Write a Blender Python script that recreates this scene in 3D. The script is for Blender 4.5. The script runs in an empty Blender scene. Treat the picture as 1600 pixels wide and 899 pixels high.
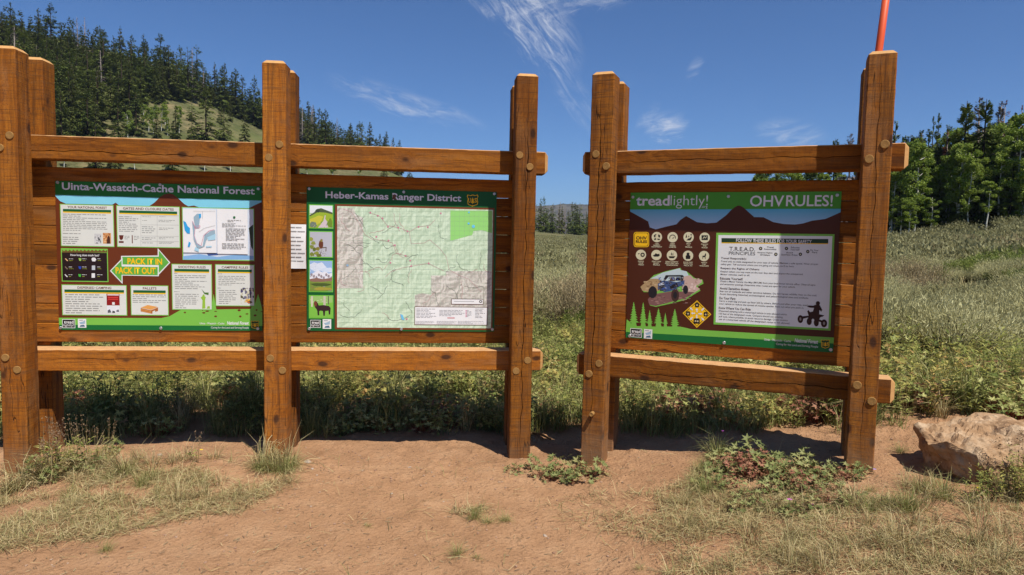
import bpy, math, random
import numpy as np
from mathutils import Vector, Matrix

# ------------------------------------------------------------------ camera, sky, sun, exposure
scene = bpy.context.scene
COL = scene.collection
H = 1.94                                   # eye height above the dirt in front of the boards
FPX = 1076.48                              # focal length in pixels of the 1600 px wide photograph
PITCH, ROLL = 0.0696, 0.0221
fwd = Vector((0, math.cos(PITCH), -math.sin(PITCH)))
up0 = Vector((0, math.sin(PITCH), math.cos(PITCH)))
rt0 = Vector((1, 0, 0))
c_, s_ = math.cos(ROLL), math.sin(ROLL)
rt = c_ * rt0 + s_ * up0
up = -s_ * rt0 + c_ * up0
cam_d = bpy.data.cameras.new('camera')
cam = bpy.data.objects.new('camera', cam_d)
COL.objects.link(cam)
cam_d.sensor_width = 36
cam_d.lens = FPX / 1600 * 36
cam_d.clip_start = 0.05
cam_d.clip_end = 60000
M = Matrix((rt, up, -fwd)).transposed().to_4x4()
M.translation = (0, 0, H)
cam.matrix_world = M
scene.camera = cam

SUN_EL, SUN_AZ = math.radians(60.1), math.radians(143.7)     # azimuth clockwise from +Y, sun stands behind right
sun_pos = Vector((math.sin(SUN_AZ) * math.cos(SUN_EL), math.cos(SUN_AZ) * math.cos(SUN_EL), math.sin(SUN_EL)))
sd = bpy.data.lights.new('sun', 'SUN')
sd.energy = 5.0
sd.angle = math.radians(0.53)
sd.color = (1.0, 0.955, 0.88)
sun = bpy.data.objects.new('sun', sd)
COL.objects.link(sun)
sun.rotation_euler = (-sun_pos).to_track_quat('-Z', 'Y').to_euler()
sun.location = sun_pos * 50

world = bpy.data.worlds.new('World')
scene.world = world
world.use_nodes = True
scene.view_settings.view_transform = 'Standard'
scene.view_settings.look = 'None'
scene.view_settings.exposure = 0.28
scene.view_settings.gamma = 1.0
scene.view_settings.use_curve_mapping = False
cy = scene.cycles
cy.use_denoising = True
cy.use_adaptive_sampling = True
cy.adaptive_threshold = 0.018
cy.max_bounces = 5
cy.diffuse_bounces = 3
cy.glossy_bounces = 2
cy.transmission_bounces = 2
cy.transparent_max_bounces = 4
cy.volume_bounces = 0


class NT:
    """small helper to write node trees"""
    def __init__(self, tree):
        self.t = tree
        self.n = tree.nodes
        self.l = tree.links

    def new(self, kind, **kw):
        nd = self.n.new(kind)
        for k, v in kw.items():
            setattr(nd, k, v)
        return nd

    def put(self, sock, v):
        if isinstance(v, bpy.types.NodeSocket):
            self.l.new(v, sock)
        elif isinstance(v, (tuple, list)) and len(v) == 3 and sock.type == 'RGBA':
            sock.default_value = (*v, 1)
        else:
            sock.default_value = v

    def math(self, op, a, b=0.0, c=None, clamp=False):
        nd = self.new('ShaderNodeMath', operation=op, use_clamp=clamp)
        self.put(nd.inputs[0], a)
        self.put(nd.inputs[1], b)
        if c is not None:
            self.put(nd.inputs[2], c)
        return nd.outputs[0]

    def vmath(self, op, a, b=None):
        nd = self.new('ShaderNodeVectorMath', operation=op)
        self.put(nd.inputs[0], a)
        if b is not None:
            self.put(nd.inputs[1], b)
        return nd.outputs['Value'] if op in ('DOT_PRODUCT', 'LENGTH') else nd.outputs['Vector']

    def mix(self, f, a, b, blend='MIX'):
        nd = self.new('ShaderNodeMix', data_type='RGBA', blend_type=blend)
        self.put(nd.inputs['Factor'], f)
        self.put(nd.inputs['A'], a) if False else self.put(nd.inputs[6], a)
        self.put(nd.inputs[7], b)
        return nd.outputs[2]

    def ramp(self, f, lo, hi):
        nd = self.new('ShaderNodeMapRange', interpolation_type='SMOOTHSTEP')
        self.put(nd.inputs[0], f)
        nd.inputs[1].default_value = lo
        nd.inputs[2].default_value = hi
        return nd.outputs[0]

    def noise(self, vec, scale, detail=3.0, rough=0.55, dist=0.0, out='Fac'):
        nd = self.new('ShaderNodeTexNoise')
        if vec is not None:
            self.put(nd.inputs['Vector'], vec)
        nd.inputs['Scale'].default_value = scale
        nd.inputs['Detail'].default_value = detail
        nd.inputs['Roughness'].default_value = rough
        nd.inputs['Distortion'].default_value = dist
        return nd.outputs[out]

    def mapping(self, vec, scale=(1, 1, 1), loc=(0, 0, 0), rot=(0, 0, 0)):
        nd = self.new('ShaderNodeMapping')
        self.put(nd.inputs['Vector'], vec)
        nd.inputs['Scale'].default_value = scale
        nd.inputs['Location'].default_value = loc
        nd.inputs['Rotation'].default_value = rot
        return nd.outputs[0]

    def ramp_col(self, f, stops):
        nd = self.new('ShaderNodeValToRGB')
        self.put(nd.inputs[0], f)
        el = nd.color_ramp.elements
        while len(el) < len(stops):
            el.new(0.5)
        for e, (p, c) in zip(el, stops):
            e.position = p
            e.color = (*c, 1)
        return nd.outputs[0]


def pix_dir(px, py):
    d = fwd + rt * ((px - 800) / FPX) + up * ((449.5 - py) / FPX)
    return d.normalized()


# sky: Nishita plus thin wind-drawn cirrus
w = NT(world.node_tree)
bg = next(n for n in w.n if n.type == 'BACKGROUND')
sky = w.new('ShaderNodeTexSky', sky_type='NISHITA')
sky.sun_disc = False
sky.sun_elevation = SUN_EL
sky.sun_rotation = SUN_AZ
sky.altitude = 2300
sky.air_density = 1.0
sky.dust_density = 2.2
sky.ozone_density = 2.5
dirv = w.vmath('NORMALIZE', w.new('ShaderNodeTexCoord').outputs['Generated'])
cloud = None
sepd = w.new('ShaderNodeSeparateXYZ')
w.put(sepd.inputs[0], dirv)
yy = w.math('MAXIMUM', sepd.outputs[1], 0.15)
cu = w.math('DIVIDE', sepd.outputs[0], yy)
cv = w.math('DIVIDE', sepd.outputs[2], yy)
front = w.ramp(sepd.outputs[1], 0.16, 0.3)


def turned(ang):
    a = math.radians(ang)
    return (w.math('ADD', w.math('MULTIPLY', cu, math.cos(a)), w.math('MULTIPLY', cv, math.sin(a))),
            w.math('ADD', w.math('MULTIPLY', cu, -math.sin(a)), w.math('MULTIPLY', cv, math.cos(a))))


wisp = {}
for ang in (-50, -17, 12):                        # three grain directions of wind-drawn ice cloud
    u, v = turned(ang)
    comb = w.new('ShaderNodeCombineXYZ')
    w.put(comb.inputs[0], w.math('MULTIPLY', u, 16))
    w.put(comb.inputs[1], w.math('MULTIPLY', v, 62))
    comb.inputs[2].default_value = ang * 0.37
    wisp[ang] = w.noise(comb.outputs[0], 1.3, 7, 0.70, 0.7)
# centre pixel, angle of the streak (deg), half length, half width (radians), strength, grain
for i, (cx, cy, ang, su, sv, k, gr) in enumerate((
        (838, 30, -50, 0.105, 0.050, 1.0, -50), (880, 4, 8, 0.12, 0.026, 0.55, 12), (760, 4, -35, 0.06, 0.022, .45, -50),
        (615, 155, -17, 0.115, 0.022, 0.62, -17), (700, 175, -20, 0.07, 0.014, 0.35, -17),
        (1042, 196, 10, 0.038, 0.024, 1.0, 12), (1012, 182, 50, 0.03, 0.012, 0.4, 12),
        (1235, 207, -6, 0.060, 0.024, 0.62, 12), (1085, 106, 62, 0.022, 0.011, 0.5, 12),
        (900, 150, -56, 0.08, 0.024, 0.36, -50))):
    c = pix_dir(cx, cy)
    c0, c1 = c.x / c.y, c.z / c.y
    a = math.radians(ang)
    du, dv = w.math('SUBTRACT', cu, c0), w.math('SUBTRACT', cv, c1)
    u = w.math('MULTIPLY_ADD', du, math.cos(a) / su, w.math('MULTIPLY', dv, math.sin(a) / su))
    v = w.math('MULTIPLY_ADD', du, -math.sin(a) / sv, w.math('MULTIPLY', dv, math.cos(a) / sv))
    v = w.math('MULTIPLY_ADD', w.math('SUBTRACT', wisp[gr], 0.5), 1.3, v)
    q = w.math('MULTIPLY_ADD', u, u, w.math('MULTIPLY', v, v))
    m = w.math('MULTIPLY', w.ramp(w.math('SUBTRACT', 1.0, q), 0.0, 1.0), k)
    m = w.math('MULTIPLY', m, w.ramp(wisp[gr], 0.36, 0.90))
    cloud = m if cloud is None else w.math('ADD', cloud, m)
cloud = w.math('MULTIPLY', w.math('MINIMUM', cloud, 0.85), front)
SKY_GAIN = (0.60, 0.91, 1.26)
skyc = w.mix(1.0, sky.outputs[0], SKY_GAIN, 'MULTIPLY')
col = w.mix(cloud, skyc, (9.0, 9.3, 10.0))
w.put(bg.inputs['Color'], col)
bg.inputs['Strength'].default_value = 0.072
world.cycles.sampling_method = 'MANUAL'
world.cycles.sample_map_resolution = 512

# ------------------------------------------------------------------ helpers
rng = np.random.default_rng(7)
R_ = random.Random(5)


def lin(r, g, b):
    f = lambda c: (c / 255 / 12.92) if c <= 10.31 else ((c / 255 + 0.055) / 1.055) ** 2.4
    return (f(r), f(g), f(b))


def tag(o, label=None, cat=None, group=None, kind=None):
    if label: o['label'] = label
    if cat: o['category'] = cat
    if group: o['group'] = group
    if kind: o['kind'] = kind
    return o


KIDS = {}


def link(o, parent=None):
    COL.objects.link(o)
    if parent is not None:
        o.parent = parent
        KIDS.setdefault(parent.name, []).append(o)
    return o


def empty(name, loc=(0, 0, 0), mat=None):
    o = bpy.data.objects.new(name, None)
    o.empty_display_size = 0.2
    COL.objects.link(o)
    if mat is not None:
        o.matrix_world = mat
    else:
        o.location = loc
    return o


def mesh_np(name, V, T, mats, MI=None, smooth=False):
    """mesh from numpy arrays: V (n,3), T (m,3) triangles, MI (m,) material slots"""
    me = bpy.data.meshes.new(name)
    V = np.ascontiguousarray(V, dtype=np.float32)
    T = np.ascontiguousarray(T, dtype=np.int32)
    me.vertices.add(len(V))
    me.vertices.foreach_set('co', V.ravel())
    me.loops.add(T.size)
    me.loops.foreach_set('vertex_index', T.ravel())
    me.polygons.add(len(T))
    me.polygons.foreach_set('loop_start', np.arange(0, T.size, 3, dtype=np.int32))
    if MI is not None:
        me.polygons.foreach_set('material_index', np.ascontiguousarray(MI, dtype=np.int32))
    me.polygons.foreach_set('use_smooth', np.full(len(T), smooth, dtype=bool))
    for m in mats:
        me.materials.append(m)
    me.update(calc_edges=True)
    return me


def mesh_py(name, V, F, mats, MI=None, smooth=False):
    me = bpy.data.meshes.new(name)
    me.from_pydata([tuple(v) for v in V], [], F)
    for m in mats:
        me.materials.append(m)
    if MI is not None:
        me.polygons.foreach_set('material_index', MI)
    if smooth:
        me.polygons.foreach_set('use_smooth', [True] * len(F))
    me.update()
    return me


def obj(name, me, parent=None, loc=None):
    o = bpy.data.objects.new(name, me)
    link(o, parent)
    if loc is not None:
        o.location = loc
    return o


def cat_(parts):
    """join (V,T,MI) triples"""
    V, T, I, n = [], [], [], 0
    for v, t, i in parts:
        V.append(v); T.append(t + n); I.append(i); n += len(v)
    return np.concatenate(V), np.concatenate(T), np.concatenate(I)


def xf(part, loc, rz, sc):
    v, t, i = part
    c, s = math.cos(rz), math.sin(rz)
    sc = np.array(sc if hasattr(sc, '__len__') else (sc, sc, sc))
    q = v * sc
    q = np.stack([q[:, 0] * c - q[:, 1] * s, q[:, 0] * s + q[:, 1] * c, q[:, 2]], 1) + np.array(loc)
    return q, t, i


def copy_thing(root, loc, rz=0.0, sc=1.0):
    r = root.copy()
    COL.objects.link(r)
    r.location = loc
    r.rotation_euler = (0, 0, rz)
    r.scale = (sc, sc, sc) if not hasattr(sc, '__len__') else sc
    for ch in KIDS[root.name]:
        c = ch.copy()
        COL.objects.link(c)
        c.parent = r
    return r


# ------------------------------------------------------------------ materials
def new_mat(name):
    m = bpy.data.materials.new(name)
    m.use_nodes = True
    t = NT(m.node_tree)
    b = m.node_tree.nodes['Principled BSDF']
    return m, t, b


def wood(name, axis, tint=(1, 1, 1), saw=1.0, dark=0.0):
    """stained rough-sawn timber, grain along a local axis; tone differs per piece"""
    m, t, b = new_mat(name)
    tc = t.new('ShaderNodeTexCoord').outputs['Object']
    rnd = t.new('ShaderNodeObjectInfo').outputs['Random']
    off = t.new('ShaderNodeCombineXYZ')
    for k in range(3):
        t.put(off.inputs[k], t.math('MULTIPLY', rnd, 37.0 + 11 * k))
    p = t.vmath('ADD', tc, off.outputs[0])
    def st(l, x):
        return (l, x, x) if axis == 'x' else (x, x, l)
    wob = t.vmath('ADD', p, t.vmath('MULTIPLY', t.noise(p, 2.2, 2, out='Color'), (0.05, 0.05, 0.05)))
    # knots: sparse cells, the grain flows round them
    vor = t.new('ShaderNodeTexVoronoi', feature='F1')
    t.put(vor.inputs['Vector'], t.mapping(wob, st(2.6, 4.6)))
    vor.inputs['Scale'].default_value = 1.0
    vor.inputs['Randomness'].default_value = 1.0
    kd = vor.outputs['Distance']
    knot = t.math('SUBTRACT', 1.0, t.ramp(kd, 0.07, 0.15))
    halo = t.math('SUBTRACT', 1.0, t.ramp(kd, 0.05, 0.42))
    gp = t.vmath('ADD', wob, t.vmath('MULTIPLY', vor.outputs['Color'], (0.0, 0.0, 0.0)))
    gcomb = t.new('ShaderNodeCombineXYZ')
    for k in range(3):
        t.put(gcomb.inputs[k], t.math('MULTIPLY', halo, 0.05))
    gp = t.vmath('ADD', gp, gcomb.outputs[0])
    g1 = t.noise(t.mapping(gp, st(0.9, 26)), 1.0, 5, 0.62, 0.5)
    g2 = t.noise(t.mapping(gp, st(2.5, 90)), 1.0, 3, 0.6)
    g3 = t.noise(t.mapping(p, st(0.55, 4.0)), 1.0, 3, 0.5)
    blotch = t.noise(p, 5.5, 4, 0.6)
    sawn = t.noise(t.mapping(p, st(95, 4)), 1.0, 4, 0.7)
    sawb = t.noise(t.mapping(p, st(26, 2.5)), 1.0, 3, 0.6)
    k3 = lambda c: tuple(a * q * w_ for a, q, w_ in zip(c, tint, (0.93, 0.96, 1.08)))
    base = t.ramp_col(t.math('ADD', t.math('MULTIPLY', g1, 0.62), t.math('MULTIPLY', g3, 0.38)),
                      ((0.28, k3((0.120, 0.032, 0.005))), (0.46, k3((0.380, 0.116, 0.011))),
                       (0.60, k3((0.510, 0.172, 0.017))), (0.80, k3((0.64, 0.255, 0.036)))))
    base = t.mix(t.math('MULTIPLY', t.ramp(g2, 0.46, 0.70), 0.60), base, k3((0.16, 0.052, 0.012)))
    base = t.mix(t.math('MULTIPLY', t.ramp(sawn, 0.47, 0.70), 0.80 * saw), base, k3((0.155, 0.056, 0.015)))
    base = t.mix(t.math('MULTIPLY', t.ramp(sawb, 0.5, 0.72), 0.45 * saw), base, k3((0.27, 0.115, 0.032)))
    base = t.mix(t.math('MULTIPLY', t.ramp(blotch, 0.50, 0.78), 0.5), base, k3((0.25, 0.110, 0.038)))
    base = t.mix(t.math('MULTIPLY', t.ramp(t.noise(t.mapping(p, st(1.2, 6), loc=(7, 1, 4)), 1.0, 4, 0.65), 0.52, 0.70), 0.45), base, k3((0.42, 0.195, 0.068)))
    base = t.mix(t.math('MULTIPLY', t.math('POWER', halo, 2.0), 0.32), base, k3((0.16, 0.045, 0.012)))
    base = t.mix(t.math('MULTIPLY', knot, 0.85), base, k3((0.050, 0.022, 0.012)))
    # weather checks: hair cracks along the grain
    chk = t.noise(t.mapping(wob, st(0.8, 17), loc=(3, 5, 9)), 1.0, 2, 0.4)
    ck = t.math('SUBTRACT', 1.0, t.ramp(t.math('ABSOLUTE', t.math('SUBTRACT', chk, 0.5)), 0.0, 0.012))
    ck = t.math('MULTIPLY', ck, t.ramp(t.noise(p, 1.7, 2), 0.53, 0.62))
    base = t.mix(t.math('MULTIPLY', ck, 0.85), base, (0.018, 0.008, 0.004))
    speck = t.noise(p, 130.0, 2, 0.7)
    base = t.mix(t.math('MULTIPLY', t.ramp(speck, 0.52, 0.68), 0.5), base, k3((0.13, 0.055, 0.018)))
    # long dark weather streaks and drips
    drip = t.noise(t.mapping(p, st(0.5, 13), loc=(2, 8, 1)), 1.0, 4, 0.7)
    base = t.mix(t.math('MULTIPLY', t.ramp(drip, 0.52, 0.68), 0.62), base, k3((0.115, 0.045, 0.014)))
    tone = t.math('ADD', 0.56 - dark, t.math('MULTIPLY', rnd, 0.50))
    if axis == 'z':                                   # trail dust splashed up round the feet
        sp = t.new('ShaderNodeSeparateXYZ')
        t.put(sp.inputs[0], tc)
        foot = t.math('SUBTRACT', 1.0, t.ramp(t.math('ADD', sp.outputs[2], t.math('MULTIPLY', t.noise(p, 9, 3), 0.5)), 0.62, 1.05))
        base = t.mix(t.math('MULTIPLY', foot, 0.5), base, (0.30, 0.19, 0.11))
    tv = t.new('ShaderNodeCombineXYZ')
    for k in range(3):
        t.put(tv.inputs[k], tone)
    base = t.mix(1.0, base, tv.outputs[0], 'MULTIPLY')
    t.put(b.inputs['Base Color'], base)
    t.put(b.inputs['Roughness'], t.math('ADD', 0.66, t.math('MULTIPLY', g1, 0.25)))
    b.inputs['Specular IOR Level'].default_value = 0.12
    hgt = t.math('ADD', t.math('MULTIPLY', g2, 0.45), t.math('MULTIPLY', sawn, 0.8 * saw))
    hgt = t.math('SUBTRACT', t.math('ADD', hgt, t.math('MULTIPLY', g1, 0.6)), t.math('MULTIPLY', ck, 1.6))
    hgt = t.math('SUBTRACT', hgt, t.math('MULTIPLY', knot, 0.4))
    bp = t.new('ShaderNodeBump')
    bp.inputs['Strength'].default_value = 0.6
    bp.inputs['Distance'].default_value = 0.004
    t.put(bp.inputs['Height'], hgt)
    t.l.new(bp.outputs[0], b.inputs['Normal'])
    return m


def plain(name, col, rough=0.6, spec=0.3, var=0.0, scale=8.0, metal=0.0, bump=0.0):
    m, t, b = new_mat(name)
    b.inputs['Roughness'].default_value = rough
    b.inputs['Specular IOR Level'].default_value = spec
    b.inputs['Metallic'].default_value = metal
    if var:
        tc = t.new('ShaderNodeTexCoord').outputs['Object']
        n = t.noise(tc, scale, 4, 0.6)
        t.put(b.inputs['Base Color'], t.mix(n, tuple(c * (1 - var) for c in col), tuple(min(1, c * (1 + var)) for c in col)))
        if bump:
            bp = t.new('ShaderNodeBump')
            bp.inputs['Strength'].default_value = bump
            bp.inputs['Distance'].default_value = 0.01
            t.put(bp.inputs['Height'], t.noise(tc, scale * 4, 4, 0.6))
            t.l.new(bp.outputs[0], b.inputs['Normal'])
    else:
        b.inputs['Base Color'].default_value = (*col, 1)
    return m


_pm = {}


def paint(r, g, b_):
    """flat printed colour on the laminated sign faces, given as the print's own albedo in 0-255"""
    k = (r, g, b_)
    if k not in _pm:
        c = lin(r, g, b_)
        m, t, b = new_mat('print')
        tc = t.new('ShaderNodeTexCoord').outputs['Object']
        n = t.noise(tc, 3.0, 4, 0.6)
        t.put(b.inputs['Base Color'], t.mix(n, tuple(x * 0.90 for x in c), tuple(min(1, x * 1.08) for x in c)))
        t.put(b.inputs['Roughness'], t.math('ADD', 0.36, t.math('MULTIPLY', t.noise(tc, 9, 4), 0.22)))
        b.inputs['Specular IOR Level'].default_value = 0.3
        _pm[k] = m
    return _pm[k]


def leafmat(name, cols, transl=0.3, rough=0.55, objw=0.22):
    """leaves: colour differs per leaf, light comes through"""
    m, t, b = new_mat(name)
    out = next(n for n in t.n if n.type == 'OUTPUT_MATERIAL')
    geo = t.new('ShaderNodeNewGeometry')
    rp = geo.outputs['Random Per Island']
    oi = t.new('ShaderNodeObjectInfo').outputs['Random']
    f = t.math('ADD', t.math('MULTIPLY', rp, 1.0 - objw), t.math('MULTIPLY', oi, objw))
    n = len(cols)
    colr = t.ramp_col(f, [(i / max(1, n - 1), c) for i, c in enumerate(cols)])
    t.put(b.inputs['Base Color'], colr)
    b.inputs['Roughness'].default_value = rough
    b.inputs['Specular IOR Level'].default_value = 0.2
    if transl > 0:
        tr = t.new('ShaderNodeBsdfTranslucent')
        t.put(tr.inputs['Color'], colr)
        mx = t.new('ShaderNodeMixShader')
        mx.inputs[0].default_value = transl
        t.l.new(b.outputs[0], mx.inputs[1])
        t.l.new(tr.outputs[0], mx.inputs[2])
        t.l.new(mx.outputs[0], out.inputs['Surface'])
    return m


W_POST = wood('stained_timber_upright', 'z')
W_POST_R = wood('darker_timber_upright', 'z', tint=(0.80, 0.84, 0.95), saw=1.25)
W_RAIL = wood('stained_timber_beam', 'x', saw=0.35)
W_PLANK = wood('stained_planks', 'x', saw=0.2, tint=(1.0, 0.98, 0.92))
W_END = plain('cut_end_grain', lin(196, 148, 92), 0.75, 0.2, 0.2, 30)
W_PLUG = plain('dowel_end', lin(150, 112, 62), 0.8, 0.2, 0.3, 60, bump=0.3)
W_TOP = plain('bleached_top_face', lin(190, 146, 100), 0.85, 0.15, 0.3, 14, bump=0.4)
STEEL = plain('zinc_screw', (0.5, 0.5, 0.5), 0.45, 0.5, metal=0.8)

# ------------------------------------------------------------------ terrain
def _pxaz(px):
    return math.degrees(math.atan((px - 800) / FPX))


_AZ_S = np.array([-180, -60, -10, 3.7, 15, 29, 36.6, 60, 120, 180.])
_SL = np.array([0, 0.012, 0.010, 0.0125, 0.019, 0.034, 0.055, 0.062, 0.0, 0.0])
_RM = np.array([300, 300, 300, 320, 220, 125, 125, 125, 125, 300.])
_HX = [(-700, 320), (-300, 310), (0, 292), (100, 268), (200, 246), (300, 216), (400, 168), (470, 150), (540, 124), (600, 106), (690, 62),
       (760, 36), (830, 8), (900, 0)]
_HAZ = np.array([-180, -120] + [_pxaz(a) for a, _ in _HX] + [180])
_HE = np.array([0, 200] + [b for _, b in _HX] + [0]) / FPX


def _fract_noise(x, y, s):
    """cheap smooth value noise"""
    x = x / s; y = y / s
    xi = np.floor(x); yi = np.floor(y)
    fx = x - xi; fy = y - yi
    fx = fx * fx * (3 - 2 * fx); fy = fy * fy * (3 - 2 * fy)
    h = lambda a, b: (np.sin(a * 127.1 + b * 311.7) * 43758.5453) % 1.0
    return ((h(xi, yi) * (1 - fx) + h(xi + 1, yi) * fx) * (1 - fy) + (h(xi, yi + 1) * (1 - fx) + h(xi + 1, yi + 1) * fx) * fy)


def fbm(x, y, s, o=4):
    v = 0; a = 0.5
    for i in range(o):
        v = v + a * (_fract_noise(x + i * 17.3, y - i * 9.1, s) - 0.5)
        s *= 0.5; a *= 0.55
    return v


def terrain(x, y, fine=True):
    x = np.asarray(x, float); y = np.asarray(y, float)
    r = np.hypot(x, y); az = np.degrees(np.arctan2(x, y))
    t = np.clip(x - 0.55, 0, 3.2)
    z = 0.155 * (t - 0.06 * t * t)                       # the bank under the right-hand board
    q = np.clip((-x - 2.9) / 1.1, 0, 1) * np.clip((6.0 - y) / 0.5, 0, 1)
    z = z - 0.135 * q * q * (3 - 2 * q) - 0.02 * np.clip(-x - 3.0, 0, 3)        # falls away to the left
    z = z + 0.05 * np.exp(-((x + 3.3) ** 2 / 1.6 + (y - 5.55) ** 2 / 0.05)) * 1.2   # little berm by the left posts
    z = z + np.interp(az, _AZ_S, _SL) * np.clip(r - 9, 0, np.interp(az, _AZ_S, _RM))
    e = np.interp(az, _HAZ, _HE) * np.cos(np.radians(np.clip(az, -60, 60)))
    tt = np.clip((r - 120) / 270.0, 0, 1)
    z = z + e * 390 * (0.25 * tt + 0.75 * tt * tt * (3 - 2 * tt)) * (1 - 0.25 * np.clip((r - 400) / 900, 0, 1))
    z = z + fbm(x, y, 40, 3) * 1.6 * np.clip((r - 25) / 60, 0, 1) + fbm(x + 50, y, 9, 3) * 0.35 * np.clip((r - 9) / 15, 0, 1)
    z = z + fbm(x, y, 160, 3) * 14 * np.clip((r - 160) / 200, 0, 1) * np.clip(-az / 15, 0, 1)
    if fine:
        k = np.clip((16 - r) / 8, 0, 1)
        z = z + k * (fbm(x, y, 0.9, 3) * 0.045 + fbm(x + 3, y + 8, 0.22, 3) * 0.026 + fbm(x, y, 0.07, 2) * 0.013 + np.clip(fbm(x + 31, y - 7, 0.11, 3) - 0.06, 0, 1) * 0.09 * np.clip((y - 4.6) / 0.8, 0.25, 1))
    return z


_SG = np.geomspace(1.2, 700, 260)


def hit(px, py):
    """where the line of sight through a photo pixel meets the ground"""
    d = pix_dir(px, py)
    s = _SG
    for _ in range(2):
        zz = H + d.z * s - terrain(d.x * s, d.y * s)
        k = int(np.argmax(zz < 0))
        if zz[k] >= 0:
            return None
        k = max(k, 1)
        b = float(s[k])
        s = np.linspace(s[k - 1], s[k], 24)
    return Vector((d.x * b, d.y * b, H + d.z * b))


def at_r(px, r):
    """ground point in the direction of a photo column at distance r"""
    d = pix_dir(px, 380)
    k = r / math.hypot(d.x, d.y)
    x, y = d.x * k, d.y * k
    return Vector((x, y, float(terrain(x, y))))


def ground_material():
    m, t, b = new_mat('dry_red_dirt_and_meadow')
    p = t.new('ShaderNodeTexCoord').outputs['Object']
    n1 = t.noise(p, 0.7, 5, 0.6)
    n2 = t.noise(p, 4.0, 5, 0.65)
    n3 = t.noise(p, 34.0, 5, 0.7)
    n4 = t.noise(p, 150.0, 3, 0.7)
    dirt = t.ramp_col(t.math('ADD', t.math('MULTIPLY', n1, 0.5), t.math('MULTIPLY', n2, 0.5)),
                      ((0.30, (0.310, 0.166, 0.082)), (0.50, (0.425, 0.236, 0.122)), (0.70, (0.510, 0.305, 0.168))))
    dirt = t.mix(t.math('MULTIPLY', t.ramp(n3, 0.50, 0.72), 0.45), dirt, (0.25, 0.135, 0.072))
    dirt = t.mix(t.math('MULTIPLY', t.ramp(n4, 0.60, 0.80), 0.40), dirt, (0.52, 0.36, 0.24))
    vor = t.new('ShaderNodeTexVoronoi')
    t.put(vor.inputs['Vector'], p)
    vor.inputs['Scale'].default_value = 26
    # meadow soil with dry grass, farther away from the trodden ground
    mg = t.ramp_col(t.noise(p, 0.06, 5, 0.65), ((0.34, (0.080, 0.095, 0.032)), (0.5, (0.135, 0.125, 0.055)), (0.66, (0.25, 0.190, 0.10))))
    mg = t.mix(t.math('MULTIPLY', t.ramp(t.noise(p, 0.45, 7, 0.75), 0.42, 0.62), 0.75), mg, (0.055, 0.060, 0.024))
    mg = t.mix(t.ramp(t.noise(p, 0.021, 4, 0.6), 0.50, 0.62), mg, (0.115, 0.125, 0.042))
    r = t.vmath('LENGTH', t.vmath('MULTIPLY', p, (1, 1, 0)))
    edge = t.math('ADD', r, t.math('MULTIPLY', t.math('SUBTRACT', n2, 0.5), 5.0))
    c = t.mix(t.ramp(edge, 8.2, 11.0), dirt, mg)
    t.put(b.inputs['Base Color'], c)
    b.inputs['Roughness'].default_value = 0.95
    b.inputs['Specular IOR Level'].default_value = 0.08
    bp = t.new('ShaderNodeBump')
    bp.inputs['Strength'].default_value = 1.0
    bp.inputs['Distance'].default_value = 0.022
    hh = t.math('ADD', t.math('MULTIPLY', n3, 1.0), t.math('MULTIPLY', n4, 0.35))
    hh = t.math('SUBTRACT', hh, t.math('MULTIPLY', t.ramp(vor.outputs['Distance'], 0.0, 0.5), 0.35))
    t.put(bp.inputs['Height'], hh)
    t.l.new(bp.outputs[0], b.inputs['Normal'])
    return m


def build_ground():
    az = np.concatenate([np.linspace(-180, -47, 40, endpoint=False), np.linspace(-47, 47, 620), np.linspace(47, 180, 40, endpoint=False)[1:]])
    az = np.radians(az)
    rr = np.concatenate([np.array([0.0, 0.8, 1.6]), np.linspace(2.2, 9.0, 250), np.geomspace(9.2, 25, 60), np.geomspace(26, 450, 100), np.geomspace(480, 9000, 30)])
    A, Rr = np.meshgrid(az, rr)
    X = Rr * np.sin(A); Y = Rr * np.cos(A)
    Z = terrain(X, Y)
    nr, na = X.shape
    V = np.stack([X, Y, Z], 2).reshape(-1, 3)
    i = np.arange(nr - 1)[:, None] * na
    j = np.arange(na)[None, :]
    j2 = (j + 1) % na
    a, b, c, d = i + j, i + j2, i + na + j2, i + na + j
    T = np.concatenate([np.stack([a, c, b], 2).reshape(-1, 3), np.stack([a, d, c], 2).reshape(-1, 3)])
    me = mesh_np('ground', V, T, [ground_material()], smooth=True)
    # keep normals up
    o = obj('ground', me)
    tag(o, 'bare reddish dirt rising into a dry sagebrush meadow and hillside', 'ground', kind='structure')
    return o


build_ground()


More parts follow.
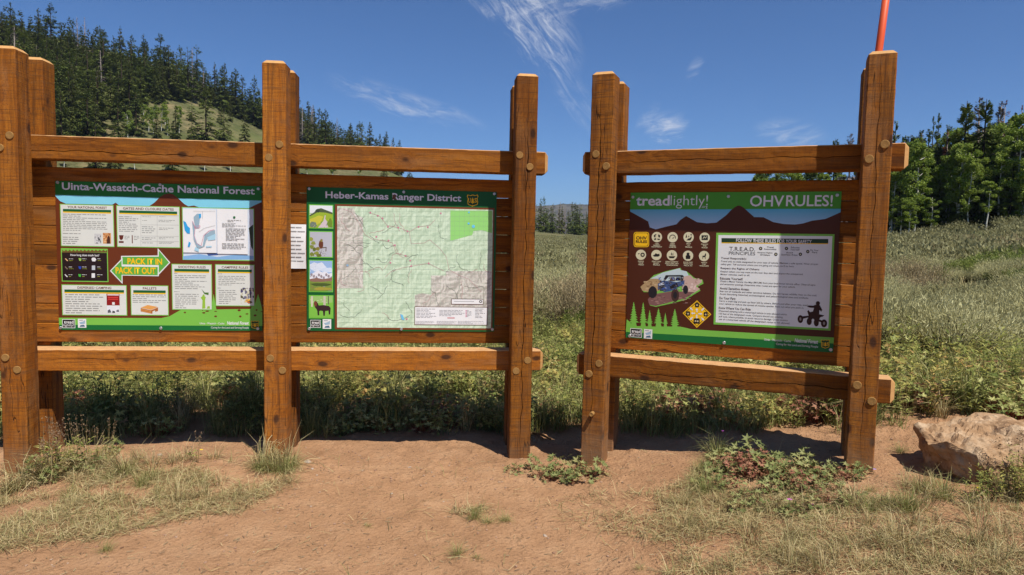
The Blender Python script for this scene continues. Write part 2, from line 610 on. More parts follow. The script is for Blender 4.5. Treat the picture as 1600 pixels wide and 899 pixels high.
def build_far_hills():
    m, t, b = new_mat('far_forested_ridge')
    p = t.new('ShaderNodeTexCoord').outputs['Object']
    n = t.noise(p, 0.012, 6, 0.7)
    t.put(b.inputs['Base Color'], t.ramp_col(n, ((0.36, (0.025, 0.032, 0.020)), (0.5, (0.085, 0.075, 0.058)), (0.62, (0.12, 0.105, 0.07)), (0.72, (0.20, 0.18, 0.10)))))
    b.inputs['Roughness'].default_value = 1.0
    b.inputs['Specular IOR Level'].default_value = 0.0
    az = np.radians(np.linspace(-75, 75, 500))
    fr = np.linspace(0, 1, 40)
    A, Fr = np.meshgrid(az, fr)
    crest = 152 + 60 * fbm(A * 2600, A * 0 + 3, 520, 4) + 10 * fbm(A * 2600, A * 0 + 9, 30, 3)
    Rr = 2000 + 900 * Fr
    Z = 20 + (crest - 20) * np.clip(Fr / 0.75, 0, 1) ** 0.8 - 60 * np.clip((Fr - 0.75) / 0.25, 0, 1)
    Z = Z + 9 * (fbm(A * 2600, Fr * 900, 60, 4)) + 5 * rng.random(Z.shape) * (Fr > 0.1)
    V = np.stack([Rr * np.sin(A), Rr * np.cos(A), Z], 2).reshape(-1, 3)
    nr, na = A.shape
    i = np.arange(nr - 1)[:, None] * na; j = np.arange(na - 1)[None, :]
    a, b_, c, d = i + j, i + j + 1, i + na + j + 1, i + na + j
    T = np.concatenate([np.stack([a, b_, c], 2).reshape(-1, 3), np.stack([a, c, d], 2).reshape(-1, 3)])
    tag(obj('distant_hills', mesh_np('distant_hills', V, T, [m])), 'hazy blue-grey forested ridge on the horizon', 'hills', kind='structure')


build_far_hills()

# ------------------------------------------------------------------ notice boards: timber frames
# local frame: x along the board, y away from the viewer, z up
def frame_matrix(x0, y0, yaw, lean, pit):
    a = Vector((math.cos(yaw), math.sin(yaw), 0)); n = Vector((-math.sin(yaw), math.cos(yaw), 0)); z = Vector((0, 0, 1))
    a2 = math.cos(lean) * a + math.sin(lean) * z
    z2 = -math.sin(lean) * a + math.cos(lean) * z
    z3 = math.cos(pit) * z2 + math.sin(pit) * n
    n2 = math.cos(pit) * n - math.sin(pit) * z2
    m = Matrix((a2, n2, z3)).transposed().to_4x4()
    m.translation = Vector((x0, y0, H)) - z3 * H        # local z = 0 is at the dirt, z = H at eye level
    return m


ML = frame_matrix(-4.1566, 5.5398, 0.1095, 0.0023, -0.0043)
MR = frame_matrix(0.6223, 5.8076, -0.3812, 0.0007, 0.0049)


def on_plane(Mx, d, px, py):
    """local (x, z) where the sight line of a photo pixel meets the board's plane y = d"""
    inv = Mx.inverted()
    o = inv @ Vector((0, 0, H))
    v = inv.to_3x3() @ pix_dir(px, py)
    k = (d - o.y) / v.y
    return (o.x + k * v.x, o.z + k * v.z)


def timber(axis, L, w, d, seed, crack=None, chamf=0.007, end0=0.0, end1=0.02, rough=0.0016, step=0.05):
    """rough-sawn beam with softened uneven edges. axis 'z': post (x width, y depth); axis 'x': rail (y depth, z height).
    crack: list of (l0, l1, u0, u1, gape, depth): an open check on the front face"""
    rs = np.random.default_rng(seed)
    nl = max(4, int(L / step)) + 1
    ls = np.linspace(0, L, nl)
    nu = 7
    # cross-section in (u, v): u across the front face, v depth; front at v = 0
    us = np.linspace(chamf, w - chamf, nu)
    V, F, MI = [], [], []
    ph = rs.random(8) * 6.28
    def section(l):
        u0, uc, gw, gd = None, None, 0, 0
        x = us.copy(); y = np.zeros(nu)
        if crack:
            for (l0, l1, a, b, gape, depth) in crack:
                if l0 <= l <= l1:
                    t = (l - l0) / (l1 - l0)
                    uc = a + (b - a) * t + 0.006 * math.sin(l * 9 + ph[0]) + 0.004 * math.sin(l * 31 + ph[1]) + rs.normal(0, 0.0012)
                    k = min(1, 6 * t, 6 * (1 - t))
                    gw, gd = gape * k * (0.6 + 0.5 * rs.random()), depth * k
        if uc is None:
            uc, gw, gd = w * 0.5, 0.002, 0.0
        x = np.array([chamf, 0.5 * (chamf + uc), uc - gw, uc, uc + gw, 0.5 * (w - chamf + uc), w - chamf])
        y[3] = gd
        y[2] = y[4] = gd * 0.06
        e = lambda: rs.normal(0, rough)
        ch = chamf * (0.7 + 0.6 * rs.random(4))
        pts = [(a, b + (e() * 0.4)) for a, b in zip(x, y)]
        pts[0] = (ch[0], pts[0][1]); pts[-1] = (w - ch[1], pts[-1][1])
        pts += [(w + e() * .4, ch[1]), (w + e() * .4, d * 0.5), (w + e() * .4, d - ch[2]), (w - ch[2], d + e() * .3), (w * .5, d), (ch[3], d + e() * .3),
                (e() * .4, d - ch[3]), (e() * .4, d * 0.5), (e() * .4, ch[0])]
        return pts
    secs = [(l, section(l)) for l in ls]
    def shrink(sec, k):
        return [(w / 2 + (u - w / 2) * (1 - 2 * k / w), d / 2 + (v - d / 2) * (1 - 2 * k / d)) for u, v in sec]
    flat = lambda sec: [(u, max(v, 0.0) if v < d * 0.3 and False else v) for u, v in sec]
    if end0 > 0:
        secs[0] = (end0 * 0.9, secs[0][1])
        secs.insert(0, (0.0, shrink(secs[0][1], end0)))
    if end1 > 0:
        secs[-1] = (L - end1 * 1.0, secs[-1][1])
        secs.append((L, shrink(secs[-1][1], end1)))
    n = len(secs[0][1])
    for l, sec in secs:
        for u, v in sec:
            V.append((u, v, l) if axis == 'z' else (l, v, u))
    k = len(secs)
    for i in range(k - 1):
        cap = (i == 0 and end0 > 0) or (i == k - 2 and end1 > 0)
        for j in range(n):
            j2 = (j + 1) % n
            q = (i * n + j, i * n + j2, (i + 1) * n + j2, (i + 1) * n + j)
            F.append(q if axis == 'z' else q[::-1])
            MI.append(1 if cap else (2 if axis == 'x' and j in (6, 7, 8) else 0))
    F.append(tuple(range(n))[::-1] if axis == 'z' else tuple(range(n)))
    F.append(tuple(range((k - 1) * n, k * n)) if axis == 'z' else tuple(range((k - 1) * n, k * n))[::-1])
    MI += [1, 1]
    return V, F, MI


def add_post(kiosk, s, y, z0, top, w, d, seed, crack=None, lean=0.0, mat=None):
    V, F, MI = timber('z', top - z0, w, d, seed, crack, end1=0.026)
    me = mesh_py('post', V, F, [mat or W_POST, W_END], MI)
    o = obj('post', me, kiosk, (s, y, z0))
    if lean:
        o.rotation_euler = (0, lean, 0)
    return o


def add_rail(kiosk, s0, s1, y, zb, zt, d, seed, crack=None):
    V, F, MI = timber('x', s1 - s0, zt - zb, d, seed, crack, end0=0.03, end1=0.03, chamf=0.006)
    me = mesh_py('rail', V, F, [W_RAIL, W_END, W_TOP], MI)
    return obj('rail', me, kiosk, (s0, y, zb))


_plug = None


def disc_mesh(name, r, h, mat, n=20):
    V, F = [], []
    for rr, y in ((r, 0.0), (r, -h * 0.75), (r * 0.88, -h), (0.0001, -h * 0.93)):
        for k in range(n):
            a = 2 * math.pi * k / n
            V.append((rr * math.cos(a), y, rr * math.sin(a)))
    for i in range(3):
        for k in range(n):
            F.append((i * n + k, i * n + (k + 1) % n, (i + 1) * n + (k + 1) % n, (i + 1) * n + k))
    me = mesh_py(name, V, F, [mat])
    return me


ME_PLUG = disc_mesh('dowel_plug', 0.031, 0.009, W_PLUG)
ME_BOLT = disc_mesh('bolt', 0.019, 0.05, W_PLUG)


def add_plugs(kiosk, Mx, pts):
    for px, py in pts:
        x, z = on_plane(Mx, 0, px, py)
        o = obj('dowel_plug', ME_PLUG, kiosk, (x, 0.002, z))
        o.rotation_euler = (0, R_.random() * 6, 0)
        o.scale = (1, 0.6 + R_.random() * 0.8, 1)


def plank_mesh(L, h, th, seed):
    rs = np.random.default_rng(seed)
    n = max(6, int(L / 0.12))
    V, F = [], []
    for i in range(n + 1):
        x = L * i / n
        c = 0.004 + rs.random() * 0.002
        e0, e1 = rs.normal(0, 0.0007), rs.normal(0, 0.0007)
        f = rs.normal(0, 0.0006)
        V += [(x, c, e0), (x, f, c + e0), (x, f + rs.normal(0, .0004), h * .5), (x, f, h - c + e1), (x, c, h + e1), (x, th, h), (x, th, 0)]
    k = 7
    for i in range(n):
        for j in range(k):
            j2 = (j + 1) % k
            F.append((i * k + j, (i + 1) * k + j, (i + 1) * k + j2, i * k + j2))
    F.append(tuple(range(k)))
    F.append(tuple(range(n * k, n * k + k))[::-1])
    return mesh_py('plank', V, F, [W_PLANK])


def add_planks(kiosk, s0, s1, zb, zt, n, seed):
    hh = (zt - zb) / n
    for i in range(n):
        me = plank_mesh(s1 - s0, hh - 0.0035, 0.026, seed + i)
        obj('plank', me, kiosk, (s0, 0.352, zb + i * hh))


DD, DR = 0.193, 0.384          # back of the front posts, front of the rear posts
kl = empty('notice_board', mat=ML)
tag(kl, 'long double timber notice board with three pairs of posts and two sign bays', 'notice board', 'timber notice boards')
for i, (s, top, cr, wd) in enumerate(((0.0, 1.442, None, .19), (2.079, 1.424, None, .19), (4.185, 1.412, [(0.35, 3.6, 0.100, 0.108, 0.0035, 0.03)], .188))):
    add_post(kl, s, 0, -0.45, top + H, wd, DD, 11 + i, cr)
    add_post(kl, s + (0.0, 0.0, 0.005)[i], DR, -0.45, (1.45, 1.437, 1.40)[i] + H, 0.19, 0.19, 21 + i)
add_rail(kl, -0.32, 4.507, DD + 0.003, 0.5783 + H, 0.774 + H, 0.185, 31,
         [(0.3, 2.0, 0.075, 0.060, 0.004, 0.02), (2.6, 3.3, 0.05, 0.06, 0.003, 0.012)])
add_rail(kl, -0.32, 4.507, DD + 0.003, -1.2004 + H, -1.0154 + H, 0.185, 32, [(0.6, 1.5, 0.10, 0.11, 0.003, 0.012)])
add_planks(kl, 0.10, 2.150, -0.974 + H, 0.532 + H, 9, 100)
add_planks(kl, 2.192, 4.330, -0.974 + H, 0.533 + H, 9, 120)
add_plugs(kl, ML, ((15.4, 211.8), (0, 231), (8.7, 559), (27, 578), (436.7, 226), (420, 246.3), (422.4, 560), (441.3, 579),
                   (812, 242.7), (827.8, 261), (824.4, 563.4), (806.3, 580)))
kr = empty('notice_board', mat=MR)
tag(kr, 'single timber notice board with two pairs of posts, angled towards the viewer at right', 'notice board', 'timber notice boards')
add_post(kr, 0.0, 0, -0.3, 1.40 + H, 0.19, DD, 41, [(0.5, 3.55, 0.075, 0.085, 0.006, 0.025)], mat=W_POST_R)
add_post(kr, 0.0, DR, -0.3, 1.402 + H, 0.19, 0.19, 42, mat=W_POST_R)
add_post(kr, 2.0449, 0, -0.2, 1.405 + H, 0.185, DD, 43, [(0.6, 3.5, 0.095, 0.085, 0.004, 0.012)], mat=W_POST_R)
add_post(kr, 2.045, DR, -0.2, 1.39 + H, 0.19, 0.19, 44, mat=W_POST_R)
add_rail(kr, -0.123, 2.366, DD + 0.003, 0.5798 + H, 0.7719 + H, 0.185, 51, [(0.25, 2.45, 0.100, 0.105, 0.003, 0.02)])
add_rail(kr, -0.123, 2.366, DD + 0.003, -1.1732 + H, -0.9847 + H, 0.185, 52, [(0.25, 2.45, 0.055, 0.090, 0.004, 0.02)])
add_planks(kr, 0.10, 2.135, -0.942 + H, 0.524 + H, 9, 140)
add_plugs(kr, MR, ((931, 241), (947.4, 260), (935.8, 568.3), (920.4, 584.4), (1382.5, 225.7), (1358, 248.8), (1339.4, 602), (1362, 627)))
bx, bz = on_plane(MR, 0, 926, 646)
obj('bolt', ME_BOLT, kr, (bx, 0.002, bz))

# ------------------------------------------------------------------ printed signs
class Rect(list):
    pass


def rect(x0, y0, x1, y1):
    return Rect([(x0, y0), (x1, y0), (x1, y1), (x0, y1)])


class Sign:
    """a laminated sign board; drawing coordinates are measured on enlargements of the photograph and put on the board's plane"""
    FRONT = 0.345

    def __init__(self, Mx, name, label, corners, group):
        self.M = Mx
        xs = [on_plane(Mx, self.FRONT, *c) for c in corners]
        self.x0 = (xs[0][0] + xs[3][0]) / 2; self.x1 = (xs[1][0] + xs[2][0]) / 2
        self.z1 = (xs[0][1] + xs[1][1]) / 2; self.z0 = (xs[2][1] + xs[3][1]) / 2
        self.m = Mx @ Matrix.Translation((self.x0, self.FRONT, self.z0))
        self.W, self.Hh = self.x1 - self.x0, self.z1 - self.z0
        self.root = empty(name, mat=self.m)
        tag(self.root, label, 'sign', group)
        self.conv = None
        self.n = 0

    def zoom(self, ox, oy, sc):
        self.conv = (ox, oy, sc)

    def p(self, q):
        ox, oy, sc = self.conv
        x, z = on_plane(self.M, self.FRONT, ox + q[0] / sc, oy + q[1] / sc)
        return (min(max(x - self.x0, 0.0), self.W), min(max(z - self.z0, 0.0), self.Hh))

    def box(self, name, x0, z0, x1, z1, y0, y1, mat, parent=None):
        V = [(x0, y0, z0), (x1, y0, z0), (x1, y0, z1), (x0, y0, z1), (x0, y1, z0), (x1, y1, z0), (x1, y1, z1), (x0, y1, z1)]
        F = [(0, 1, 2, 3), (5, 4, 7, 6), (4, 0, 3, 7), (1, 5, 6, 2), (3, 2, 6, 7), (4, 5, 1, 0)]
        return obj(name, mesh_py(name, V, F, [mat]), parent or self.root)

    def draw(self, name, polys, layer, parent=None, local=False):
        """polys: list of (points, material); later ones lie a hair in front of earlier ones"""
        V, F, mats, MI = [], [], [], []
        step = 0.0003 / max(1, len(polys))
        for i, (pts, mat) in enumerate(polys):
            if isinstance(pts, Rect):                       # square with the board
                (xa, ya), (xb, yb) = pts[0], pts[2]
                xm, ym = (xa + xb) / 2, (ya + yb) / 2
                u0, u1 = self.p((xa, ym))[0], self.p((xb, ym))[0]
                v1, v0 = self.p((xm, ya))[1], self.p((xm, yb))[1]
                q = [(u0, v0), (u1, v0), (u1, v1), (u0, v1)]
            else:
                q = pts if local else [self.p(a) for a in pts]
            area = sum(q[k][0] * q[(k + 1) % len(q)][1] - q[(k + 1) % len(q)][0] * q[k][1] for k in range(len(q)))
            if area < 0:
                q = q[::-1]
            y = -0.0004 * layer - step * i
            F.append(tuple(range(len(V), len(V) + len(q))))
            V += [(a, y, b) for a, b in q]
            if mat not in mats:
                mats.append(mat)
            MI.append(mats.index(mat))
        return obj(name, mesh_py(name, V, F, mats, MI), parent or self.root)

    def text(self, name, s, a, b, mat, layer, weight=0.0, parent=None, keep=False, shear=0.0, spacing=1.0, ref=0.5):
        """lettering fitted into the box with drawing corners a (top left) and b (bottom right)"""
        xm = a[0] + (b[0] - a[0]) * ref
        xa, xb = self.p(a)[0], self.p(b)[0]
        za, zb = self.p((xm, a[1]))[1], self.p((xm, b[1]))[1]
        cu = bpy.data.curves.new(name, 'FONT')
        cu.body = s
        cu.offset = weight
        cu.shear = shear
        cu.resolution_u = 3
        cu.space_character = spacing
        tmp = bpy.data.objects.new(name, cu)
        COL.objects.link(tmp)
        dg = bpy.context.evaluated_depsgraph_get()
        me = bpy.data.meshes.new_from_object(tmp.evaluated_get(dg))
        bpy.data.objects.remove(tmp)
        bpy.data.curves.remove(cu)
        n = len(me.vertices)
        co = np.empty(n * 3, np.float32)
        me.vertices.foreach_get('co', co)
        co = co.reshape(-1, 3)
        lo, hi = co.min(0), co.max(0)
        sx = (xb - xa) / max(1e-6, hi[0] - lo[0])
        sz = (za - zb) / max(1e-6, hi[1] - lo[1])
        if keep:
            sx = min(sx, sz); sz = sx
        out = np.zeros_like(co)
        out[:, 0] = xa + (co[:, 0] - lo[0]) * sx
        out[:, 2] = zb + (co[:, 1] - lo[1]) * sz
        out[:, 1] = -0.0004 * layer
        me.vertices.foreach_set('co', out.ravel())
        me.materials.clear()
        me.materials.append(mat)
        me.update()
        return obj(name, me, parent or self.root)

    def lines(self, name, a, b, n, mat, layer, seed=0, fill=0.36, parent=None, last=0.6):
        """rows of small print: runs of word-sized marks"""
        rs = random.Random(seed)
        xm = (a[0] + b[0]) / 2
        xa, xb = self.p(a)[0], self.p(b)[0]
        za, zb = self.p((xm, a[1]))[1], self.p((xm, b[1]))[1]
        V, F = [], []
        y = -0.0004 * layer
        lh = (za - zb) / n
        for i in range(n):
            z1 = za - lh * i - lh * (1 - fill) / 2
            z0 = z1 - lh * fill
            end = xa + (xb - xa) * (rs.uniform(0.86, 1.0) if rs.random() < 0.75 and i < n - 1 else rs.uniform(0.35, last + 0.2))
            x = xa
            while x < end - 0.004:
                wl = min(rs.uniform(0.8, 3.0) * lh, end - x)
                V += [(x, y, z0), (x + wl, y, z0), (x + wl, y, z1), (x, y, z1)]
                F.append((len(V) - 4, len(V) - 3, len(V) - 2, len(V) - 1))
                x += wl + lh * 0.45
        return obj(name, mesh_py(name, V, F, [mat]), parent or self.root)

    def ell(self, c, r, n=18, ry=None):
        ry = ry or r
        return [(c[0] + r * math.cos(2 * math.pi * k / n), c[1] + ry * math.sin(2 * math.pi * k / n)) for k in range(n)]

    def mottle(self, x0, y0, x1, y1, cols, n, seed, size=0.16):
        """many small patches of colour: a printed photograph too small to make out"""
        q = random.Random(seed)
        out = []
        for _ in range(n):
            cx, cy = q.uniform(x0, x1), q.uniform(y0, y1)
            r = (x1 - x0) * size * q.uniform(.3, 1); ry = (y1 - y0) * size * q.uniform(.3, 1)
            pts = [(min(x1, max(x0, cx + r * math.cos(a) * q.uniform(.6, 1.2))), min(y1, max(y0, cy + ry * math.sin(a) * q.uniform(.6, 1.2)))) for a in (0, 1.05, 2.1, 3.14, 4.2, 5.2)]
            out.append((pts, q.choice(cols)))
        return out

    def screws(self, pts):
        for q in pts:
            x, z = self.p(q)
            obj('screw', ME_SCREW, self.root, (x, -0.004, z))

    def strip(self, pts, wd):
        """polygons for a drawn line"""
        out = []
        for (x0, y0), (x1, y1) in zip(pts[:-1], pts[1:]):
            l = math.hypot(x1 - x0, y1 - y0) or 1
            nx, ny = -(y1 - y0) / l * wd / 2, (x1 - x0) / l * wd / 2
            out.append([(x0 + nx, y0 + ny), (x1 + nx, y1 + ny), (x1 - nx, y1 - ny), (x0 - nx, y0 - ny)])
        return out


ME_SCREW = disc_mesh('screw', 0.013, 0.006, STEEL, 14)
C_BROWN, C_DGREEN, C_GREEN, C_LGREEN = paint(104, 48, 20), paint(18, 104, 48), paint(58, 122, 38), paint(120, 186, 72)
C_WHITE, C_OFF, C_PAPER, C_INK, C_GREY, C_YEL = paint(226, 226, 224), paint(214, 216, 208), paint(232, 232, 232), paint(30, 27, 26), paint(138, 138, 134), paint(242, 190, 24)
C_SKY, C_BARG, C_MAROON, C_BLACK, C_CREAM = paint(128, 204, 226), paint(20, 92, 50), paint(96, 40, 28), paint(34, 30, 28), paint(214, 208, 172)
C_LILAC = paint(222, 222, 230)


def badge(S, x0, y0, x1, y1, layer):
    """forester's shield: yellow outline, letters U S and a tree"""
    w, h = x1 - x0, y1 - y0
    P = lambda pts, k=0.0: [(x0 + w * (0.5 + (a - 0.5) * (1 - k)), y0 + h * (0.5 + (b - 0.5) * (1 - k))) for a, b in pts]
    sh = [(0.06, 0.0), (0.3, 0.07), (0.5, 0.0), (0.7, 0.07), (0.94, 0.0), (1.0, 0.14), (0.92, 0.35), (0.97, 0.6), (0.92, 0.85), (0.72, 0.92), (0.5, 1.0), (0.28, 0.92),
          (0.08, 0.85), (0.03, 0.6), (0.08, 0.35), (0.0, 0.14)]
    root = S.draw('shield_badge', [(P(sh), C_YEL), (P(sh, 0.12), paint(16, 70, 40)),
                                   (P([(0.5, 0.25), (0.62, 0.5), (0.56, 0.5), (0.66, 0.7), (0.53, 0.7), (0.53, 0.8), (0.47, 0.8), (0.47, 0.7), (0.34, 0.7), (0.44, 0.5), (0.38, 0.5)]), C_YEL)], layer)
    S.text('badge_letter', 'U', (x0 + w * 0.13, y0 + h * 0.3), (x0 + w * 0.34, y0 + h * 0.68), C_YEL, layer + 1, 0.02, root)
    S.text('badge_letter', 'S', (x0 + w * 0.66, y0 + h * 0.3), (x0 + w * 0.87, y0 + h * 0.68), C_YEL, layer + 1, 0.02, root)


def logos(S, a, b, layer):
    """small black plate with white lettering and a white plate with a blue drawing"""
    (x0, y0, x1, y1), (u0, v0, u1, v1) = a, b
    w, h = x1 - x0, y1 - y0
    r = S.draw('logo_plate', [(rect(x0, y0, x1, y1), C_WHITE), (rect(x0 + w * .04, y0 + h * .06, x1 - w * .04, y1 - h * .06), C_BLACK)], layer)
    S.text('logo_lettering', 'tread', (x0 + w * .14, y0 + h * .14), (x1 - w * .12, y0 + h * .5), C_WHITE, layer + 1, 0.02, r)
    S.text('logo_lettering', 'lightly!', (x0 + w * .1, y0 + h * .52), (x1 - w * .1, y0 + h * .9), C_WHITE, layer + 1, 0.0, r)
    w, h = u1 - u0, v1 - v0
    S.draw('logo_plate', [(rect(u0, v0, u1, v1), C_WHITE), ([(u0 + w * .15, v0 + h * .4), (u0 + w * .6, v0 + h * .3), (u0 + w * .85, v0 + h * .15), (u0 + w * .85, v0 + h * .55), (u0 + w * .3, v0 + h * .62)], paint(150, 178, 196)),
                           ([(u0 + w * .2, v0 + h * .9), (u0 + w * .3, v0 + h * .72), (u0 + w * .75, v0 + h * .66), (u0 + w * .85, v0 + h * .9)], paint(74, 104, 126)),
                           (rect(u0 + w * .15, v0 + h * .12, u0 + w * .6, v0 + h * .2), paint(140, 150, 156))], layer)


SG = 'printed information signs on the timber boards'
C_BACK = paint(120, 120, 116)

# ---- sign with the long forest title (left bay)
S = Sign(ML, 'information_sign', 'brown sign titled Uinta-Wasatch-Cache National Forest with small white text boxes, left bay',
         ((87.2, 281.6), (409.5, 292.5), (409.0, 517.2), (91, 515.7)), SG)
S.box('backing_plate', 0, 0, S.W, S.Hh, 0.0, 0.006, C_BROWN)
S.zoom(80, 270, 3.459)
S.draw('header_band', [([(20, 30), (1160, 70), (1160, 152), (20, 120)], paint(30, 112, 42))], 1)
S.draw('sky_band', [([(20, 120), (20, 126), (48, 154), (80, 168), (330, 173), (348, 162), (366, 176), (530, 181), (575, 150), (612, 137)], C_SKY),
                    ([(665, 138), (712, 165), (740, 182), (772, 178), (800, 188), (1068, 192), (1100, 176), (1160, 160), (1160, 152)], C_SKY)], 1)
S.draw('mountain', [([(560, 160), (590, 130), (612, 117), (636, 113), (658, 117), (690, 142), (720, 170)], C_BROWN)], 2)
S.text('title_lettering', 'Uinta-Wasatch-Cache National Forest', (58, 66), (1100, 106), C_LILAC, 3, 0.022)
S.draw('ground_band', [([(20, 784), (595, 786), (640, 776), (700, 742), (1160, 736), (1160, 870), (20, 870)], C_LGREEN),
                       ([(865, 742), (878, 655), (893, 742)], C_LGREEN), ([(1078, 740), (1090, 700), (1100, 715), (1118, 655), (1135, 715), (1150, 740)], C_LGREEN)], 1)
rr_ = random.Random(3)
S.draw('trunk_marks', [(S.ell((x + rr_.uniform(-14, 14), y + rr_.uniform(-12, 12)), rr_.uniform(4, 11), 7, rr_.uniform(2, 6)), C_BROWN)
                       for x, y in ((730, 755), (815, 752), (850, 755), (880, 750), (885, 768), (820, 768), (960, 738), (1010, 735), (1025, 770), (1045, 738), (1045, 765), (1110, 745), (1100, 762), (1130, 740))], 2)['kind'] = 'stuff'
S.draw('bottom_band', [([(20, 822), (1160, 829), (1160, 870), (20, 870)], C_DGREEN)], 2)


def notice(x0, y0, x1, y1, title, body, seed, tw=0.8):
    r = S.draw('notice_panel', [(rect(x0, y0, x1, y1), C_LGREEN), (rect(x0 + 4, y0 + 4, x1 - 4, y1 - 4), C_OFF)], 3)
    S.draw('heading_bar', [(rect(x0 + 14, y0 + 27, x1 - 16, y0 + 41), C_BARG), (rect(x0 + 14, y0 + 41, x1 - 16, y0 + 47), C_YEL)], 4, r)
    c = (x0 + x1) / 2
    hw = (x1 - x0) * tw / 2
    S.text('heading', title, (c - hw, y0 + 10), (c + hw, y0 + 23), C_MAROON, 4, 0.018, r)
    for k, (a, b, n) in enumerate(body):
        S.lines('small_print', a, b, n, C_GREY, 4, seed * 10 + k, parent=r)
    return r


r = notice(50, 172, 340, 400, 'YOUR NATIONAL FOREST', (((63, 222), (318, 318), 10), ((63, 325), (224, 335), 1), ((63, 344), (160, 388), 4)), 1, 0.74)
S.draw('picture', [(rect(280, 326, 324, 384), paint(206, 150, 96))] + S.mottle(280, 326, 324, 384, [paint(206, 150, 96), paint(170, 96, 48), paint(226, 186, 140), paint(150, 84, 44)], 26, 7) + [([(300, 384), (304, 350), (312, 338), (318, 350), (320, 384)], paint(74, 38, 26))], 4, r)
S.draw('picture', [(rect(234, 330, 272, 384), paint(196, 196, 194))] + S.mottle(236, 340, 270, 384, [paint(80, 80, 82), paint(130, 130, 132), paint(210, 210, 208), paint(50, 50, 52)], 30, 8), 4, r)
r = notice(354, 180, 697, 405, 'GATES AND CLOSURE DATES', (((365, 234), (474, 322), 9), ((492, 236), (562, 242), 1), ((492, 256), (562, 262), 1), ((490, 288), (568, 330), 4), ((490, 348), (566, 366), 2), ((492, 376), (566, 384), 1),
           ((585, 236), (668, 242), 1), ((580, 254), (672, 270), 2), ((582, 296), (672, 312), 2), ((582, 348), (672, 362), 2), ((582, 374), (672, 386), 2), ((396, 340), (428, 362), 3), ((447, 340), (478, 366), 3)), 2)
S.draw('table_rules', [(q, paint(170, 170, 164)) for ln in (((485, 232), (485, 396)), ((573, 232), (573, 396)), ((485, 282), (690, 284)), ((485, 342), (690, 345)), ((485, 370), (690, 373)), ((485, 232), (690, 234))) for q in S.strip(ln, 1.6)], 4, r)
S.draw('sign_icon', [([(367, 338), (392, 338), (388, 358), (382, 364), (376, 364), (370, 358)], C_MAROON)], 4, r)
S.draw('sign_icon', [(rect(366, 370, 392, 380), C_MAROON)], 4, r)
S.draw('sign_icon', [(rect(436, 338, 441, 382), C_MAROON)], 4, r)
r = S.draw('notice_panel', [(rect(708, 190, 1098, 475), C_LGREEN), (rect(713, 194, 1094, 470), paint(206, 216, 230)), ([(713, 452), (800, 440), (900, 456), (1000, 442), (1094, 450), (1094, 470), (713, 470)], paint(132, 176, 218)),
                            ([(840, 436), (905, 434), (900, 446), (850, 450)], paint(70, 92, 150)), ([(1068, 300), (1092, 280), (1092, 420), (1080, 400)], paint(52, 66, 50))], 3)
# trash chart
r = S.draw('notice_panel', [(rect(55, 410, 308, 590), C_LGREEN), (rect(60, 432, 303, 585), paint(36, 22, 22)), ([(60, 432), (60, 420)] + [(60 + 243 * k / 24, 416 + (k % 2) * 9) for k in range(25)] + [(303, 432)], paint(110, 84, 40))], 3)
S.text('heading', 'How long does trash last?', (104, 440), (260, 455), C_WHITE, 4, 0.015, r)
trash_c = (paint(226, 180, 130), paint(150, 190, 90), C_WHITE, paint(130, 112, 92), paint(40, 70, 170), paint(190, 196, 200), C_WHITE, paint(70, 176, 60), C_WHITE)
for k in range(9):
    x, y = (84, 156, 230)[k % 3] - (k // 3) * 1, (470, 514, 556)[k // 3]
    shp = ([(-6, -8), (8, 6), (4, 9), (-9, -4)], [(-8, -8), (8, -7), (6, 8), (-4, 6)], [(-12, -4), (-6, -11), (8, -10), (14, 0), (8, 10), (-8, 9)])[k % 3] if k not in (5, 8) else [(-9, -12), (9, -12), (9, 12), (-9, 12)]
    S.draw('trash_icon', [([(x + a, y + b) for a, b in shp], trash_c[k])], 4, r)
    S.lines('small_print', (x + 12 + (k % 3 == 2) * 8, y - 7), (x + 50 + (k % 3 == 2) * 8, y - 1), 1, C_WHITE, 4, 60 + k, parent=r)
    S.lines('small_print', (x + 14 + (k % 3 == 2) * 8, y + 3), (x + 46 + (k % 3 == 2) * 8, y + 8), 1, paint(170, 180, 60), 4, 80 + k, parent=r)
# arrows
r = S.draw('arrow_graphic', [([(378, 450), (576, 448), (576, 408), (644, 486), (578, 556), (578, 520), (378, 502)], C_WHITE), ([(384, 455), (582, 454), (582, 420), (637, 486), (582, 542), (582, 500), (384, 496)], paint(96, 170, 66))], 3)
r2 = S.draw('arrow_graphic', [([(318, 531), (386, 460), (386, 502), (582, 505), (582, 560), (386, 556), (386, 602)], C_WHITE), ([(325, 530), (381, 474), (381, 507), (576, 510), (576, 555), (381, 552), (381, 590)], paint(96, 170, 66))], 4)
S.text('lettering', 'PACK IT IN', (412, 463), (600, 497), C_YEL, 5, 0.03, r2)
S.text('lettering', 'PACK IT OUT', (348, 512), (566, 547), C_YEL, 5, 0.03, r2)
r = notice(58, 606, 410, 772, 'DISPERSED CAMPING', (((76, 654), (284, 764), 9),), 3, 0.52)
S.draw('picture', [(rect(300, 653, 370, 717), paint(140, 26, 26)), (rect(304, 656, 366, 664), paint(220, 200, 196)), (rect(308, 672, 362, 676), paint(224, 70, 60)), (rect(308, 682, 362, 686), paint(224, 70, 60)), (rect(330, 700, 344, 714), C_WHITE),
                   (rect(302, 720, 370, 758), paint(224, 226, 230)), ([(306, 758), (306, 744), (318, 738), (326, 756)], paint(90, 90, 96)), ([(330, 758), (332, 746), (346, 750), (346, 758)], paint(60, 60, 66)), ([(352, 752), (354, 742), (366, 740), (368, 754)], paint(110, 112, 118))], 4, r)
r = notice(430, 609, 635, 772, 'PALLETS', (((440, 656), (624, 706), 5),), 4, 0.36)
P1, P2 = paint(222, 158, 84), paint(170, 100, 46)
